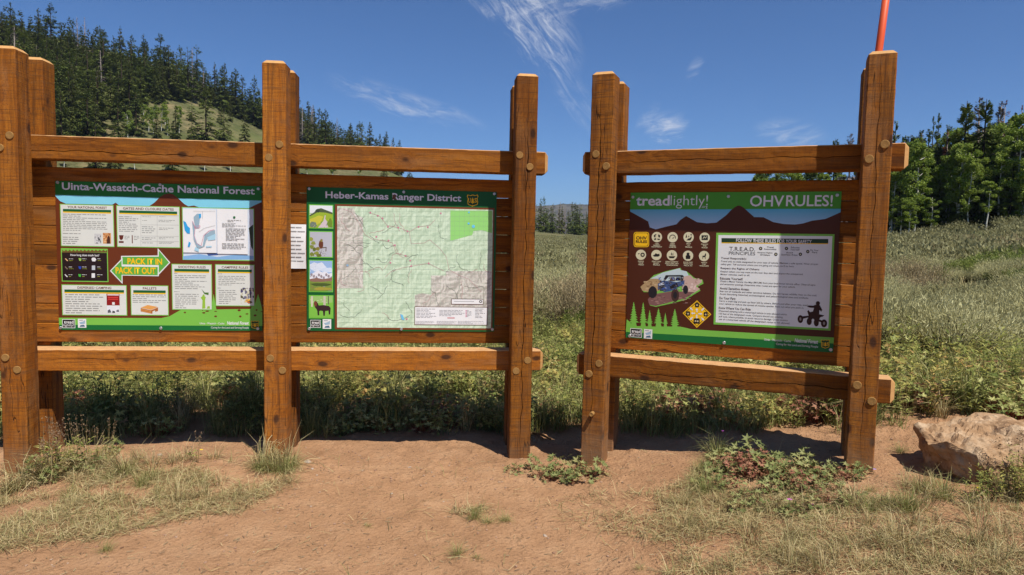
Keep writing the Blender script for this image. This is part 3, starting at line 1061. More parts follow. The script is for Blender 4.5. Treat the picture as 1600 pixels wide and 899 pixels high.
S.draw('picture', [([(484, 730), (522, 715), (578, 726), (540, 742)], P1), ([(484, 732), (540, 744), (540, 762), (484, 750)], P2), ([(540, 744), (578, 728), (578, 748), (562, 752), (562, 744), (548, 750), (548, 762), (540, 762)], P2),
                   ([(486, 737), (540, 749), (540, 752), (486, 740)], P1), ([(486, 745), (540, 757), (540, 760), (486, 748)], P1)], 4, r)
r = notice(652, 494, 870, 742, 'SHOOTING RULES', (((664, 540), (706, 548), 1), ((668, 552), (850, 632), 8), ((664, 640), (744, 648), 1), ((670, 652), (800, 736), 8)), 5, 0.68)
G1 = paint(146, 186, 60)
S.draw('picture', [([(816, 736), (818, 690), (808, 676), (822, 664), (836, 672), (832, 690), (834, 734)], G1), (S.ell((824, 664), 6, 10), G1), ([(840, 735), (846, 722), (858, 722), (858, 735)], G1),
                   ([(812, 628), (830, 648), (852, 648), (850, 662), (828, 656)], paint(74, 112, 50))], 4, r)
r = notice(887, 496, 1100, 722, 'CAMPFIRE RULES', (((899, 543), (940, 551), 1), ((904, 556), (1060, 612), 6), ((899, 620), (940, 628), 1), ((906, 632), (1006, 712), 8)), 6, 0.68)
S.draw('picture', S.mottle(1024, 622, 1096, 708, [paint(112, 108, 128), paint(56, 52, 50), paint(206, 202, 176), paint(90, 84, 60), paint(170, 160, 150), paint(80, 74, 110)], 60, 5) + S.mottle(1044, 684, 1078, 706, [paint(226, 128, 40), paint(240, 190, 60), paint(180, 70, 30)], 14, 6, .25), 4, r)
logos(S, (60, 792, 130, 840), (145, 790, 190, 838), 4)
S.text('small_lettering', 'Uinta - Wasatch - Cache', (803, 809), (936, 820), C_WHITE, 4, 0.01)
S.text('small_lettering', 'National Forest', (950, 804), (1068, 822), C_WHITE, 4, 0.03, shear=0.2)
S.text('small_lettering', 'Caring for the Land and Serving People', (864, 832), (1068, 846), C_WHITE, 4, 0.0)
badge(S, 1079, 800, 1124, 844, 4)
S.screws(((36, 53), (590, 66), (1120, 88), (52, 838), (594, 840), (1118, 843)))

# two sheets taped over the sign's corner
def sheet(name, label, x0, y0, x1, y1, seed, curl=0.003):
    a = S.p((x0, y0)); b = S.p((x1, y1))
    rs = np.random.default_rng(seed)
    nx, nz = 9, 11
    V, F = [], []
    for j in range(nz):
        for i in range(nx):
            u, v = i / (nx - 1), j / (nz - 1)
            bulge = curl * (0.25 + 0.5 * math.sin(u * 5 + seed) ** 2 * math.sin(v * 3.1) + 0.6 * max(0, v - 0.75) * 4 * abs(u - 0.4))
            V.append((a[0] + (b[0] - a[0]) * u, -0.0055 - bulge, a[1] + (b[1] - a[1]) * v))
    for j in range(nz - 1):
        for i in range(nx - 1):
            F.append((j * nx + i, (j + 1) * nx + i, (j + 1) * nx + i + 1, j * nx + i + 1))
    me = mesh_py(name, V, F, [C_PAPER], smooth=True)
    o = bpy.data.objects.new(name, me)
    COL.objects.link(o)
    o.matrix_world = S.m
    tag(o, label, 'notice')
    return o


def child(part, o):
    part.parent = o
    part.location = (0, -0.0092, 0)


o = sheet('taped_map_sheet', 'white paper map with blue lakes taped onto the brown forest sign', 712, 196, 894, 434, 1)
bl = paint(52, 160, 220); lb = paint(168, 208, 226); pk = paint(206, 120, 150); gy = paint(150, 176, 190)
child(S.draw('printed_map', [([(716, 260), (730, 268), (740, 290), (752, 300), (752, 330), (736, 328), (724, 310)], bl), ([(772, 240), (790, 222), (808, 222), (804, 262), (800, 300), (780, 296)], gy), ([(800, 225), (812, 222), (812, 240), (802, 250)], bl),
                      ([(764, 265), (778, 300), (776, 340), (790, 380), (820, 400), (830, 340), (860, 318), (888, 310), (888, 345), (850, 348), (838, 370), (830, 398), (806, 408), (790, 404), (772, 360)], gy),
                      ([(740, 400), (746, 372), (756, 380), (750, 402)], bl), ([(776, 420), (780, 402), (800, 410), (800, 428)], lb), ([(845, 350), (890, 330), (890, 362), (850, 368)], lb), ([(838, 398), (870, 396), (868, 404), (840, 405)], lb)]
                     + [(q, pk) for q in S.strip([(766, 262), (780, 300), (806, 296), (806, 286), (782, 290), (776, 340), (788, 382), (812, 396), (826, 340), (856, 314), (884, 308)], 2)]
                     + [(q, C_GREY) for q in S.strip([(800, 320), (830, 300), (888, 285)], 1.2) + S.strip([(820, 210), (820, 250)], 1) + S.strip([(770, 208), (888, 208)], 1.2)], 1), o)
o = sheet('taped_letter', 'white typed letter taped onto the brown forest sign beside the small map', 897, 196, 1064, 441, 2)
child(S.draw('letterhead', [(S.ell((991, 242), 7, 8), paint(40, 110, 60))], 1), o)
child(S.lines('small_print', (955, 254), (1030, 268), 2, C_GREY, 1, 301), o)
child(S.lines('small_print', (925, 272), (1054, 296), 4, C_GREY, 1, 302), o)
child(S.lines('small_print', (945, 300), (1054, 370), 9, C_GREY, 1, 303), o)
child(S.lines('small_print', (925, 380), (1054, 414), 4, C_GREY, 1, 304), o)
S_LEFT = S

# ---- map sign (middle bay)
S = Sign(ML, 'information_sign', 'dark green sign titled Heber-Kamas Ranger District with a large pale map',
         ((479.6, 292.4), (776.4, 300.2), (772.0, 518.6), (479, 517.2)), SG)
S.box('backing_plate', 0, 0, S.W, S.Hh, 0.0, 0.006, paint(10, 88, 40))
S.zoom(440, 280, 3.457)
S.text('title_lettering', 'Heber-Kamas Ranger District', (237, 76), (970, 124), C_LILAC, 2, 0.022)
S.draw('smear', [([(600, 86), (612, 82), (622, 90), (616, 100), (622, 116), (608, 108), (598, 112)], paint(96, 62, 44))], 4)
badge(S, 1001, 84, 1063, 148, 2)
S.draw('map_frame', [(rect(288, 146, 1144, 814), paint(120, 58, 26))], 1)


def map_material():
    m, t, b = new_mat('printed_relief_map')
    p = t.new('ShaderNodeTexCoord').outputs['Object']
    n = t.noise(p, 9.0, 6, 0.62, 0.6)
    n2 = t.noise(t.vmath('ADD', p, (0.012, 0, -0.012)), 9.0, 6, 0.62, 0.6)
    sh = t.ramp(t.math('SUBTRACT', n, n2), -0.11, 0.11)
    t.put(b.inputs['Base Color'], t.mix(sh, (0.46, 0.60, 0.42), (0.66, 0.80, 0.60)))
    b.inputs['Roughness'].default_value = 0.4
    m2, t2, b2 = new_mat('printed_relief_map_grey')
    p = t2.new('ShaderNodeTexCoord').outputs['Object']
    n = t2.noise(p, 10.0, 6, 0.66, 0.8)
    n2 = t2.noise(t2.vmath('ADD', p, (0.012, 0, -0.012)), 10.0, 6, 0.66, 0.8)
    sh = t2.ramp(t2.math('SUBTRACT', n, n2), -0.10, 0.10)
    t2.put(b2.inputs['Base Color'], t2.mix(sh, (0.42, 0.39, 0.34), (0.72, 0.69, 0.62)))
    b2.inputs['Roughness'].default_value = 0.4
    return m, m2


MG, MGR = map_material()
mp = S.draw('map', [(rect(300, 156, 1137, 804), MG), ([(300, 156), (388, 158), (402, 190), (440, 210), (440, 590), (300, 590)], MGR),
                    ([(887, 497), (1134, 497), (1134, 700), (720, 700), (720, 627), (760, 616), (808, 626), (808, 521), (887, 521)], MGR),
                    ([(912, 170), (1137, 172), (1137, 292), (1080, 276), (1036, 280), (1030, 302), (970, 318), (912, 334)], paint(150, 214, 120))], 2)
rs = random.Random(12)
grid = [S.strip([(x, 160), (x, 800)], 0.7)[0] for x in range(312, 1130, 26)] + [S.strip([(302, y), (1134, y)], 0.7)[0] for y in range(176, 800, 26)]
S.draw('map_grid', [(q, paint(150, 176, 144)) for q in grid], 3, mp)
roads = []
for k in range(46):
    x, y = rs.uniform(320, 1100), rs.uniform(180, 760)
    a = rs.uniform(0, 6.28); pts = [(x, y)]
    for _ in range(rs.randint(5, 14)):
        a += rs.uniform(-0.8, 0.8)
        x += 11 * math.cos(a); y += 11 * math.sin(a)
        if not (306 < x < 1128 and 162 < y < 796): break
        pts.append((x, y))
    roads += [(q, paint(92, 104, 90) if k % 3 else paint(190, 140, 140)) for q in S.strip(pts, 1.5)]
for pts in ([(330, 160), (380, 180), (420, 240), (450, 300), (490, 325), (540, 330), (600, 345), (620, 400), (690, 420)], [(470, 180), (530, 200), (570, 250), (640, 265), (690, 285), (730, 260), (800, 250), (830, 220)],
            [(690, 285), (700, 350), (770, 345), (800, 328), (850, 370), (890, 420), (905, 490)], [(560, 530), (590, 500), (650, 480), (790, 455), (880, 498)], [(905, 490), (960, 520), (1010, 540), (1080, 610)]):
    roads += [(q, paint(196, 150, 150)) for q in S.strip(pts, 1.6)]
S.draw('map_roads', roads, 4, mp)
S.draw('map_marks', [(S.ell((x, y), 5, 7), paint(206, 130, 150)) for x, y in ((520, 198), (545, 212), (575, 258), (612, 357), (630, 262), (512, 312), (578, 332), (588, 452), (695, 440), (700, 470), (795, 455), (670, 415), (740, 258), (860, 185), (645, 738), (676, 756), (790, 260), (480, 182), (680, 282))]
       + [([(640, 728), (655, 735), (664, 762), (650, 760)], paint(110, 190, 226)), (S.ell((1036, 256), 9, 8), paint(110, 200, 236)), (S.ell((1010, 240), 6, 7), paint(110, 200, 236)), (S.ell((1012, 180), 5, 7), paint(110, 200, 236)), (S.ell((356, 466), 7, 7), paint(140, 176, 206))], 6, mp)
r = S.draw('legend_panel', [(rect(718, 690, 1113, 789), paint(96, 56, 36)), (rect(721, 693, 1110, 786), C_PAPER)], 7)
for k, q in enumerate((((728, 698), (840, 752), 7), ((852, 706), (988, 742), 5), ((1000, 706), (1026, 746), 6), ((1046, 698), (1100, 752), 7), ((724, 766), (830, 784), 4), ((838, 766), (945, 784), 4), ((952, 766), (1106, 784), 4))):
    S.lines('small_print', *q, paint(140, 140, 142), 9, 400 + k, parent=r)
S.draw('legend_marks', [(rect(994, 708 + 8 * k, 999, 713 + 8 * k), paint(206, 80, 130)) for k in range(5)] + [(rect(895, 748, 935, 752), paint(200, 60, 70))], 9, r)
r = S.draw('scale_panel', [(rect(916, 647, 1090, 678), paint(96, 56, 36)), (rect(919, 650, 1087, 675), C_PAPER)], 7)
S.draw('scale_bar', [(rect(930, 660, 1040, 662), C_GREY), (S.ell((1075, 661), 8, 12), C_INK), (S.ell((1075, 661), 4, 10), C_PAPER)], 9, r)
# four photographs down the left edge
LGF = paint(110, 186, 60)
def photo(x0, y0, x1, y1, polys):
    w, h = x1 - x0, y1 - y0
    f = S.draw('photo_frame', [(rect(x0 - 5, y0 - 5, x1 + 5, y1 + 5), LGF)], 1)
    fine = []
    for k, (pts, m) in enumerate(polys[1:]):
        fine.append(([(x0 + w * a, y0 + h * b) for a, b in pts], m))
        xs, ys = [a for a, b in pts], [b for a, b in pts]
        nxt = [q[1] for q in polys[max(0, k - 1):k + 3] if isinstance(q, tuple)] or [m]
        if k < len(polys) - 3:
            fine += S.mottle(x0 + w * min(xs), y0 + h * (min(ys) * .55 + max(ys) * .45), x0 + w * max(xs), y0 + h * max(ys), nxt, 14, k, .09)
    S.draw('photo', [(rect(x0, y0, x1, y1), polys[0])] + fine, 2, f)
def blob(cx, cy, r, ry, seed, n=16, j=0.25):
    q = random.Random(seed)
    return [(min(1, max(0, cx + r * math.cos(6.283 * k / n) * (1 + q.uniform(-j, j)))), min(1, max(0, cy + ry * math.sin(6.283 * k / n) * (1 + q.uniform(-j, j))))) for k in range(n)]
photo(152, 143, 275, 263, [paint(224, 230, 236), ([(0, .42), (.2, .3), (.32, .16), (.5, .12), (.7, .2), (1, .32), (1, .6), (0, .6)], paint(78, 92, 62)), ([(0, .5), (.35, .3), (.7, .32), (1, .4), (1, 1), (0, 1)], paint(150, 176, 52)),
                           ([(0, .62), (.4, .45), (.6, .5), (.45, .8), (0, .95)], paint(196, 190, 66)), ([(.66, .44), (.7, .44), (.68, .6), (.82, .8), (.8, 1), (.36, 1), (.6, .7)], paint(206, 192, 196)),
                           (blob(.15, .86, .17, .14, 1), paint(112, 126, 112)), (blob(.9, .8, .12, .2, 2), paint(110, 140, 46)), (blob(.35, .24, .1, .08, 3), paint(58, 70, 56))])
photo(153, 286, 273, 420, [paint(182, 184, 194)] + [(blob(a, b, .10, .08, 10 + k), paint(*c)) for k, (a, b, c) in enumerate(((.1, .9, (120, 130, 50)), (.3, .85, (140, 146, 60)), (.2, .7, (96, 110, 44)), (.05, .3, (150, 156, 70)), (.08, .6, (126, 136, 60)), (.4, .95, (110, 120, 50)), (.35, .68, (130, 120, 50)), (.15, .45, (140, 150, 70))))]
      + [([(.42, .95), (.46, .95), (.56, .62), (.75, .6), (.74, .78), (.70, .78), (.71, .64), (.55, .66)], paint(96, 78, 62)), (blob(.5, .5, .11, .17, 31, 14, .1), paint(104, 58, 38)), (blob(.52, .34, .06, .06, 32, 10, .1), paint(142, 128, 70))])
photo(152, 442, 273, 606, [paint(150, 182, 222), (blob(.35, .2, .4, .14, 40), paint(216, 226, 240)), (blob(.8, .3, .3, .08, 41), paint(206, 220, 238)),
                           ([(0, .5), (.12, .42), (.25, .36), (.4, .32), (.55, .38), (.7, .36), (.85, .42), (1, .4), (1, .7), (0, .7)], paint(226, 228, 236))]
      + [(blob(.08 + .11 * k, .46 + .05 * (k % 3), .05, .05, 50 + k), paint(150, 140, 146)) for k in range(9)]
      + [([(0, .6), (.3, .56), (.6, .6), (1, .55), (1, .75), (0, .75)], paint(140, 106, 92)), ([(0, .68), (.4, .7), (1, .66), (1, 1), (0, 1)], paint(120, 142, 60)), (blob(.5, .78, .5, .05, 60), paint(72, 92, 42)), (blob(.6, .92, .4, .05, 61), paint(160, 150, 60))])
photo(152, 632, 275, 748, [paint(122, 186, 70), ([(0, 0), (1, 0), (1, .3), (0, .35)], paint(150, 190, 110)), ([(.06, 0), (.14, 0), (.14, .5), (.06, .5)], paint(206, 200, 180)), ([(.6, 0), (.7, 0), (.7, .45), (.6, .45)], paint(196, 190, 170)), ([(.8, 0), (.84, 0), (.84, .4), (.8, .4)], paint(92, 96, 72)),
                           ([(.22, .52), (.2, .35), (.24, .24), (.32, .26), (.4, .44), (.6, .42), (.84, .46), (.92, .56), (.9, .86), (.84, .86), (.82, .68), (.68, .7), (.66, .92), (.6, .92), (.58, .7), (.48, .68), (.42, .7), (.42, .9), (.35, .9), (.33, .68), (.28, .58)], paint(52, 34, 34)),
                           (blob(.25, .36, .07, .14, 71, 12, .1), paint(116, 64, 46))])
logos(S, (156, 761, 211, 803), (222, 757, 268, 809), 2)
S.screws(((150, 53), (660, 70), (1149, 80), (150, 808), (647, 810), (1138, 812)))

# paper notice pinned to the planks beside the map sign
V, F = [], []
(a0, a1), (b0, b1) = on_plane(ML, 0.345, 450, 350.5), on_plane(ML, 0.345, 478.6, 420)
n = 10
for j in range(n):
    for i in range(5):
        u, v = i / 4, j / (n - 1)
        V.append((a0 + (b0 - a0) * u, 0.343 - 0.012 * math.sin(v * 3.0) * (0.5 + u) - 0.012 * max(0, v - .8) * 5 * (1 - u), a1 + (b1 - a1) * v))
for j in range(n - 1):
    for i in range(4):
        F.append((j * 5 + i, (j + 1) * 5 + i, (j + 1) * 5 + i + 1, j * 5 + i + 1))
o = bpy.data.objects.new('paper_notice', mesh_py('paper_notice', V, F, [C_PAPER], smooth=True))
COL.objects.link(o)
o.matrix_world = ML
tag(o, 'curled white paper notice pinned to the planks left of the map sign', 'notice')
V, F = [], []
rs = random.Random(8)
for k in range(9):
    v = 0.06 + 0.09 * k + (0.04 if k > 1 else 0)
    u0, u1 = 0.12, rs.uniform(0.7, 0.95)
    y = 0.343 - 0.012 * math.sin(v * 3.0) * 1.3 - 0.003
    for (uu0, uu1) in ((u0, u0 + (u1 - u0) * .45), (u0 + (u1 - u0) * .5, u1)):
        q = [(uu0, v), (uu0, v + .02), (uu1, v + .02), (uu1, v)]
        F.append(tuple(range(len(V), len(V) + 4)))
        V += [(a0 + (b0 - a0) * u, 0.343 - 0.012 * math.sin(vv * 3.0) * (0.5 + u) - 0.0025, a1 + (b1 - a1) * vv) for u, vv in q]
obj('small_print', mesh_py('small_print', V, F, [paint(150, 150, 150)]), o)

# ---- OHV rules sign (right board)
S = Sign(MR, 'information_sign', 'brown and green sign titled OHV RULES with safety icons and white rules panel',
         ((984.7, 301.6), (1314.9, 299), (1302, 549.3), (978.3, 529.6)), SG)
B2 = paint(76, 34, 13)
S.box('backing_plate', 0, 0, S.W, S.Hh, 0.0, 0.006, B2)
S.zoom(970, 290, 6.918)
S.draw('header_band', [([(60, 60), (2400, 60), (2390, 258), (90, 262)], paint(72, 150, 44))], 1)
S.zoom(900, 280, 2.644)
def sky_print():
    m, t, b = new_mat('printed_sky_gradient')
    g = t.new('ShaderNodeTexCoord').outputs['Generated']
    sp = t.new('ShaderNodeSeparateXYZ')
    t.put(sp.inputs[0], g)
    t.put(b.inputs['Base Color'], t.mix(sp.outputs[2], lin(178, 204, 232), lin(74, 170, 206)))
    b.inputs['Roughness'].default_value = 0.4
    return m
SKP = sky_print()
S.draw('sky_band', [([(215, 126), (644, 125), (620, 150), (580, 180), (540, 183), (500, 178), (455, 153), (430, 170), (415, 187), (375, 196), (330, 208), (305, 200), (298, 175), (262, 155), (222, 134)], SKP),
                    ([(692, 124), (1105, 123), (1105, 137), (1060, 152), (1030, 165), (975, 172), (940, 183), (905, 188), (860, 186), (815, 178), (775, 158), (735, 157)], SKP)], 2)
S.draw('mountain_peak', [([(610, 160), (640, 130), (655, 117), (668, 110), (678, 110), (692, 118), (735, 156)], B2)], 3)
S.zoom(970, 290, 6.918)
S.text('title_lettering', 'tread', (168, 108), (527, 220), C_LILAC, 3, 0.022)
S.text('title_lettering', 'lightly!', (541, 106), (938, 250), C_LILAC, 3, -0.008)
S.text('title_lettering', '.org', (872, 222), (936, 254), C_LILAC, 3)
S.zoom(1120, 290, 6.914)
S.text('title_lettering', 'OHV', (362, 108), (724, 228), C_LILAC, 3, 0.012)
S.text('title_lettering', 'RULES!', (752, 104), (1250, 226), C_LILAC, 3, 0.012)
S.zoom(970, 290, 6.918)
def rrect(x0, y0, x1, y1, r):
    return [(x0 + r, y0), (x1 - r, y0), (x1 - r * .3, y0 + r * .3), (x1, y0 + r), (x1, y1 - r), (x1 - r * .3, y1 - r * .3), (x1 - r, y1), (x0 + r, y1), (x0 + r * .3, y1 - r * .3), (x0, y1 - r), (x0, y0 + r), (x0 + r * .3, y0 + r * .3)]
r = S.draw('rules_badge', [(rrect(139, 503, 306, 667, 24), C_YEL), (rrect(147, 511, 298, 659, 20), C_INK), (rrect(152, 516, 293, 654, 18), C_YEL)], 2)
S.text('lettering', 'OHV', (166, 550), (282, 586), C_INK, 4, 0.03, r)
S.text('lettering', 'RULES', (164, 592), (284, 622), C_INK, 4, 0.03, r)
K_ = C_INK
icons = {
 0: ((390, 558), [[(-34, -20), (-8, -34), (-4, -22), (-22, -10), (-6, 0), (-30, 4)], [(12, -30), (36, -20), (34, 6), (16, 2), (14, -14)], [(-30, 16), (-8, 12), (-6, 28), (-28, 34)], [(6, 16), (34, 20), (30, 34), (6, 30)]], ('USE', 'SAFETY', 'EQUIPMENT')),
 1: ((560, 560), [[(-36, 16), (-32, -12), (-12, -28), (12, -28), (32, -12), (36, 16), (28, 14), (24, -8), (8, -19), (-8, -19), (-24, -8), (-28, 14)], [(-4, 10), (24, -6), (4, 18)]], ('OBEY', 'SPEED', 'LIMITS')),
 2: ((733, 560), [[(-34, 4), (-24, -36), (-14, 4)], [(-6, 0), (2, -24), (8, 0)], [(-24, 34), (-4, 14), (14, 10), (30, -12), (34, 8), (20, 34)], [(20, -34), (34, -34), (34, -20), (22, -18)]], ('STAY', 'ON', 'TRAILS')),
 3: ((907, 565), [[(-34, -26), (34, -26), (34, 26), (-34, 26)]], ('FOLLOW', 'THE', 'RULES')),
 4: ((218, 750), [S.ell((18, 0), 24, 14), [(-34, -14), (-14, -18), (-14, -12), (-30, -4)]], ('DRIVE', 'YOUR', 'TREAD')),
 5: ((385, 752), [[(-40, 6), (-20, -4), (-6, -20), (10, -10), (32, -14), (36, 8), (18, 18), (-24, 18)]], ('STAY OFF', 'MUDDY', 'TRAILS')),
 6: ((553, 755), [[(-38, 10), (38, 10), (20, 32), (-26, 32)], [(-8, 6), (-12, -12), (-4, -34), (0, -8)], [(8, 6), (6, -14), (14, -30), (14, 2)]], ('FIRE SAFETY', 'STAY OFF DRY', 'VEGETATION')),
 7: ((727, 760), [[(-24, 36), (-26, 4), (-14, -10), (-18, -22), (-6, -34), (8, -34), (18, -22), (12, -10), (26, 4), (24, 36)]], ('PACK OUT', 'WHAT YOU', 'PACK IN')),
 8: ((900, 763), [[(-18, 32), (-16, 4), (-24, 0), (6, -6), (14, -30), (22, -24), (22, -8), (16, 4), (16, 32), (10, 32), (8, 12), (-8, 12), (-12, 32)]], ('WATCH', 'FOR', 'WILDLIFE')),
}
for k, (c, shp, cap) in icons.items():
    r = S.draw('safety_icon', [(S.ell(c, 56, 24), C_CREAM)] + [([(c[0] + a, c[1] + b) for a, b in q], K_) for q in shp], 2)
    if k == 4:
        S.draw('icon_hole', [(S.ell((c[0] + 18, c[1]), 11, 12), C_CREAM)], 4, r)
    if k == 3:
        S.draw('icon_hole', [(q, C_CREAM) for q in S.strip([(c[0] - 20, c[1] + 14), (c[0] - 6, c[1] - 12), (c[0] + 8, c[1] + 6), (c[0] + 22, c[1] - 14)], 6)], 4, r)
    y0 = c[1] + 64
    for j, line in enumerate(cap):
        hw = 6.2 * len(line)
        S.text('caption', line, (c[0] - hw, y0 + j * 18), (c[0] + hw, y0 + 14 + j * 18), C_CREAM, 3, 0.02, r)
# brush-stroke photograph of a buggy on a dirt slope
S.zoom(970, 410, 6.42)
DK, BLU = paint(34, 30, 34), paint(54, 92, 176)
S.draw('photo', [([(198, 250), (260, 200), (330, 130), (450, 90), (600, 56), (610, 80), (665, 95), (745, 160), (820, 175), (830, 215), (770, 245), (800, 285), (740, 320), (650, 378), (480, 420), (350, 448), (290, 432), (320, 300), (230, 300)], C_LGREEN),
                 ([(295, 165), (420, 105), (590, 60), (600, 78), (660, 92), (690, 150), (640, 200), (300, 200)], paint(196, 214, 216)),
                 ([(198, 245), (250, 200), (300, 165), (370, 165), (420, 200), (380, 290), (280, 300), (215, 285)], paint(176, 148, 106)),
                 ([(600, 150), (700, 130), (745, 180), (815, 175), (810, 205), (750, 240), (795, 268), (700, 330), (620, 300)], paint(202, 172, 158)),
                 ([(270, 370), (330, 320), (520, 290), (740, 300), (650, 362), (480, 405), (350, 440), (285, 425)], paint(126, 88, 84)),
                 ] + S.mottle(290, 330, 700, 415, [paint(126, 88, 84), paint(150, 112, 100), paint(96, 66, 62), paint(170, 134, 122)], 60, 3, .07) + S.mottle(230, 190, 380, 285, [paint(176, 148, 106), paint(196, 170, 130), paint(140, 112, 78)], 26, 4, .15)
                 + S.mottle(640, 160, 790, 290, [paint(202, 172, 158), paint(222, 198, 186), paint(180, 146, 134)], 30, 5, .14) + [(S.ell((320, 300), 44, 14, 60), DK), (S.ell((545, 330), 40, 14, 68), paint(70, 46, 40)), (S.ell((545, 330), 20, 12, 36), DK), (S.ell((650, 275), 26, 14, 44), DK),
                 ([(372, 215), (420, 185), (500, 190), (560, 200), (640, 180), (636, 230), (600, 240), (500, 290), (440, 300), (372, 270)], paint(64, 84, 128)), ([(380, 220), (430, 200), (445, 245), (400, 262)], paint(200, 208, 220)),
                 ([(385, 235), (440, 222), (450, 285), (395, 290)], paint(60, 64, 74)), ([(450, 130), (620, 128), (632, 140), (625, 185), (600, 190), (600, 145), (480, 145), (440, 190), (428, 182)], DK),
                 ([(490, 190), (500, 150), (540, 150), (545, 190)], paint(88, 70, 66)), ([(545, 185), (560, 150), (590, 150), (600, 185)], DK), ([(490, 240), (560, 205), (580, 245), (500, 270)], DK)] + S.mottle(375, 150, 630, 285, [DK, paint(70, 88, 130), paint(54, 92, 176), paint(170, 174, 184), paint(96, 84, 84), DK, paint(120, 110, 104)], 90, 9, .06), 2)
# yield diamond
r = S.draw('trail_diamond', [([(765, 382), (908, 523), (762, 658), (620, 510)], C_YEL), ([(765, 395), (893, 523), (762, 645), (634, 511)], C_INK), ([(765, 403), (885, 523), (762, 637), (642, 511)], C_YEL)], 2)
S.draw('diamond_icon', [(rrect(x - 20, y - 22, x + 20, y + 22, 8), C_INK) for x, y in ((765, 430), (675, 514), (852, 521))] + [(rrect(730, 563, 792, 616, 8), C_INK)]
       + [(S.ell((x, y), 9, 8), paint(206, 190, 150)) for x, y in ((765, 430), (675, 516), (852, 524), (750, 590), (772, 592))], 4, r)
S.draw('diamond_arrow', [([(x + dx * 22 - dy * 6, y + dy * 22 + dx * 6), (x + dx * 22 + dy * 6, y + dy * 22 - dx * 6), (x + dy * 6, y - dx * 6), (x + dy * 14, y - dx * 14), (x - dx * 18, y - dy * 18), (x - dy * 14, y + dx * 14), (x - dy * 6, y + dx * 6)], C_WHITE)
                         for x, y, dx, dy in ((763, 478, 0, 1), (762, 548, 0, -1), (722, 512, 1, 0), (800, 518, -1, 0), (705, 466, .7, .7), (825, 470, -.7, .7), (705, 566, .7, -.7), (824, 572, -.7, -.7))], 5, r)
# forest silhouette
def fir(x, base, top, w, seed):
    q = random.Random(seed); L_, R2 = [], []
    n = 9
    for k in range(n):
        t = k / n
        ww = w * (0.08 + 0.92 * t)
        y = top + (base - top) * t
        L_ += [(x - ww * q.uniform(.8, 1.1), y + 8), (x - ww * 0.45, y + 10)]
        R2 += [(x + ww * q.uniform(.8, 1.1), y + 8), (x + ww * 0.45, y + 10)]
    return [(x, top)] + R2 + [(x + w * .6, base + 40), (x - w * .6, base + 40)] + L_[::-1]
S.draw('forest_silhouette', [([(40, 660), (60, 570), (90, 600), (130, 640), (330, 645), (590, 645), (640, 655), (710, 672), (900, 685), (2200, 760), (2200, 900), (40, 800)], C_LGREEN)]
       + [(fir(x, b, t, w_, k), C_LGREEN) for k, (x, b, t, w_) in enumerate(((130, 620, 398, 55), (225, 620, 402, 48), (290, 620, 478, 36), (378, 620, 462, 55), (447, 620, 505, 30), (542, 640, 468, 58)))], 2)
S.zoom(900, 280, 2.644)
S.draw('bottom_band', [([(200, 631), (1075, 680), (1075, 725), (200, 665)], C_DGREEN)], 3)
S.zoom(970, 410, 6.42)
logos(S, (95, 664, 212, 752), (232, 672, 316, 766), 5)
# white rules panel
S.zoom(1110, 360, 4.495)
pan = S.draw('rules_panel', [([(42, 18), (872, 28), (843, 705), (22, 661)], C_LGREEN), ([(57, 34), (857, 42), (828, 690), (37, 647)], paint(226, 228, 226))], 3)
S.draw('heading_bar', [([(78, 55), (828, 62), (827, 92), (78, 86)], paint(34, 62, 38)), ([(78, 86), (827, 92), (827, 98), (78, 92)], C_YEL)], 4, pan)
S.text('heading', 'FOLLOW THESE RULES FOR YOUR SAFETY', (181, 63), (711, 89), C_WHITE, 6, 0.012, pan)
S.text('heading', 'T.R.E.A.D.', (134, 118), (313, 146), C_INK, 5, 0.004, pan)
S.text('heading', 'PRINCIPLES', (130, 151), (314, 174), C_INK, 5, 0.0, pan)
for txt, x0, y0, x1 in (('Travel', 398, 114, 444), ('Responsibly', 378, 129, 465), ('Respect Rights', 332, 153, 436), ('Of Others', 350, 168, 418), ('Educate', 566, 116, 626), ('Yourself', 562, 131, 626),
                        ('Avoid', 532, 152, 578), ('Sensitive Areas', 498, 167, 612), ('Do Your', 702, 135, 760), ('Part', 714, 150, 750)):
    S.text('small_heading', txt, (x0, y0), (x1, y0 + 11), C_INK, 5, 0.012, pan)
for x, y in ((353, 128), (460, 169), (534, 128), (632, 169), (684, 150)):
    S.draw('principle_icon', [(S.ell((x, y), 12, 14), C_INK), (S.ell((x, y), 5, 8), C_CREAM)], 5, pan)
